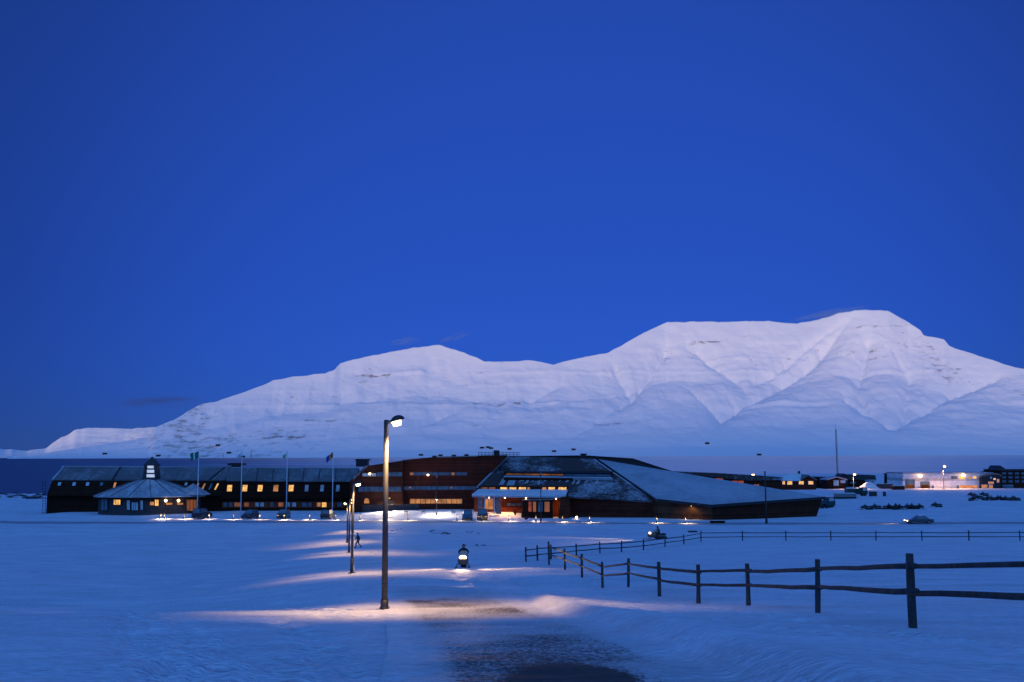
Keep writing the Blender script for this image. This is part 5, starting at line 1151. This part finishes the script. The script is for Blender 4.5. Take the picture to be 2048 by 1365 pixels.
trestle('square dark trestle frame on the far shore above the long wing', 441, 915, 38, 22); trestle('slender trestle post on the far shore between the second and third flagpoles', 502, 916, 5, 34)

# rocks along the left shore and flecks of stone on the path edge: too many to count
def rocks(name, label, pts, m, seed):
    rnd = random.Random(seed); mb = MB()
    for (p, r) in pts:
        secs = []; 
        for j in range(4):
            a = math.pi / 2 * j / 3; rr_ = r * math.cos(a) + .01 * r
            secs.append([p + Vector((rr_ * math.cos(k * 1.047) * rnd.uniform(.7, 1.3) * 1.5, rr_ * math.sin(k * 1.047) * rnd.uniform(.7, 1.2), r * .45 * math.sin(a) * rnd.uniform(.8, 1.1) - .1 * r)) for k in range(6)])
        mb.loft(secs, False)
    o = mb.build(name, M[m], fix=False); tag(o, label, 'rocks', kind='stuff'); return o
rnd = random.Random(12); L1 = []
for i in range(170):
    y = rnd.uniform(330, 555); x = -y * rnd.uniform(.43, .56); L1.append((Vector((x, y, gz(x, y))), rnd.uniform(.4, 1.5)))
rocks('shore_rocks', 'dark stones scattered over the snowy shore at the far left', L1, 'dark_metal', 1)
L2 = []
for i in range(120):
    t = rnd.random(); k = rnd.uniform(0, 3.6); j = int(k); a = pr[j].lerp(pr[j + 1], k - j); x = a.x - abs(rnd.gauss(0, 1.2)); y = a.y + rnd.uniform(-.6, .6); L2.append((Vector((x, y, gz(x, y))), rnd.uniform(.006, .022)))
for i in range(420):
    k = rnd.uniform(0.3, 4.5); j = int(k); a = pl[j].lerp(pl[j + 1], k - j); b_ = pr[j].lerp(pr[j + 1], k - j); q = a.lerp(b_, rnd.uniform(.12, .95)); L2.append((Vector((q.x, q.y, gz(q.x, q.y))), rnd.uniform(.006, .02)))
rocks('path_gravel', 'small dark stones strewn over the snowy path in the foreground', L2, 'dark_metal', 2)
L3 = []
for cx, cy, n_ in ((889, 1067, 26), (871, 1063, 5), (935, 1066, 6), (800, 1060, 5), (955, 1090, 8)):
    for i in range(n_): p = hit(cx + rnd.gauss(0, 9), cy + rnd.gauss(0, 1.2)); L3.append((p, rnd.uniform(.08, .25)))
rocks('field_stones', 'dark stones poking through the snowfield beyond the snowmobile', L3, 'dark_metal', 3)
# ploughed snow heap beside the green truck
b = hit(1737, 979); mb = MB(); secs = []
nn = 40; X, Y = np.meshgrid(np.linspace(-6.5, 6.5, nn), np.linspace(-4, 4, nn), indexing='ij'); Zz = 2.9 * np.exp(-((X / 3.4) ** 2 + (Y / 2.2) ** 2)) * (1 + .25 * fbm(X / 1.5, Y / 1.5, 3, 4)) - .12
o = grid_mesh('snow_heap', X + b.x, Y + b.y, Zz + b.z, M['bank'], None); tag(o, 'ploughed heap of snow behind the green truck', 'snow heap')

# ---------------------------------------------------------------- blowing snow off the ridges and a low cloud
def wisp(name, label, px0, py0, px1, py1, D, ry, rz_, dens, col, seed):
    a, b = P(px0, py0, D), P(px1, py1, D); c = (a + b) / 2; d = b - a; ang = math.atan2(d.z, d.x)
    o = MB().ball((0, 0, 0), (d.length / 2, ry, rz_), 24, 16).build(name, vol_mat(dens, col, seed, d.length), None); o.location = c; o.rotation_euler = (0, -ang, 0)
    return tag(o, label, 'cloud')
def vol_mat(dens, col, seed, L):
    m = bpy.data.materials.new('blown_snow'); m.use_nodes = True; n = m.node_tree.nodes; l = m.node_tree.links; n.remove(n['Principled BSDF'])
    v = n.new('ShaderNodeVolumePrincipled'); v.inputs['Color'].default_value = (*col, 1); l.new(v.outputs[0], n['Material Output'].inputs['Volume'])
    tc = n.new('ShaderNodeTexCoord'); nz = n.new('ShaderNodeTexNoise'); nz.noise_dimensions = '4D'; nz.inputs['W'].default_value = seed; nz.inputs['Scale'].default_value = 3.2; nz.inputs['Detail'].default_value = 5
    mp = n.new('ShaderNodeMapping'); mp.inputs['Location'].default_value = (-.5, -.5, -.5); l.new(tc.outputs['Generated'], mp.inputs[0]); l.new(tc.outputs['Generated'], nz.inputs['Vector'])
    ln = n.new('ShaderNodeVectorMath'); ln.operation = 'LENGTH'; l.new(mp.outputs[0], ln.inputs[0])
    fo = n.new('ShaderNodeMapRange'); fo.interpolation_type = 'SMOOTHSTEP'; fo.inputs[1].default_value = .5; fo.inputs[2].default_value = .08; l.new(ln.outputs['Value'], fo.inputs[0])
    th = n.new('ShaderNodeMapRange'); th.inputs[1].default_value = .42; th.inputs[2].default_value = .7; l.new(nz.outputs[0], th.inputs[0])
    a = n.new('ShaderNodeMath'); a.operation = 'MULTIPLY'; l.new(fo.outputs[0], a.inputs[0]); l.new(th.outputs[0], a.inputs[1])
    b = n.new('ShaderNodeMath'); b.operation = 'MULTIPLY'; b.inputs[1].default_value = dens; l.new(a.outputs[0], b.inputs[0]); l.new(b.outputs[0], v.inputs['Density'])
    return m
wisp('blowing_snow', 'faint plume of snow blowing off the highest right summit', 1560, 648, 1760, 612, 8300, 150, 55, .008, (.55, .78, 1.), 1.0)
wisp('blowing_snow', 'faint wisp of snow left above the left summit', 770, 688, 850, 678, 8350, 120, 40, .008, (.55, .78, 1.), 4.0)
wisp('blowing_snow', 'faint wisp of snow rising right of the left summit', 870, 688, 950, 660, 8350, 120, 45, .008, (.55, .78, 1.), 7.0)
wisp('cloud', 'long thin dark cloud low in the sky at the left', 200, 808, 450, 802, 12000, 350, 95, .0035, (.16, .2, .34), 11.0)
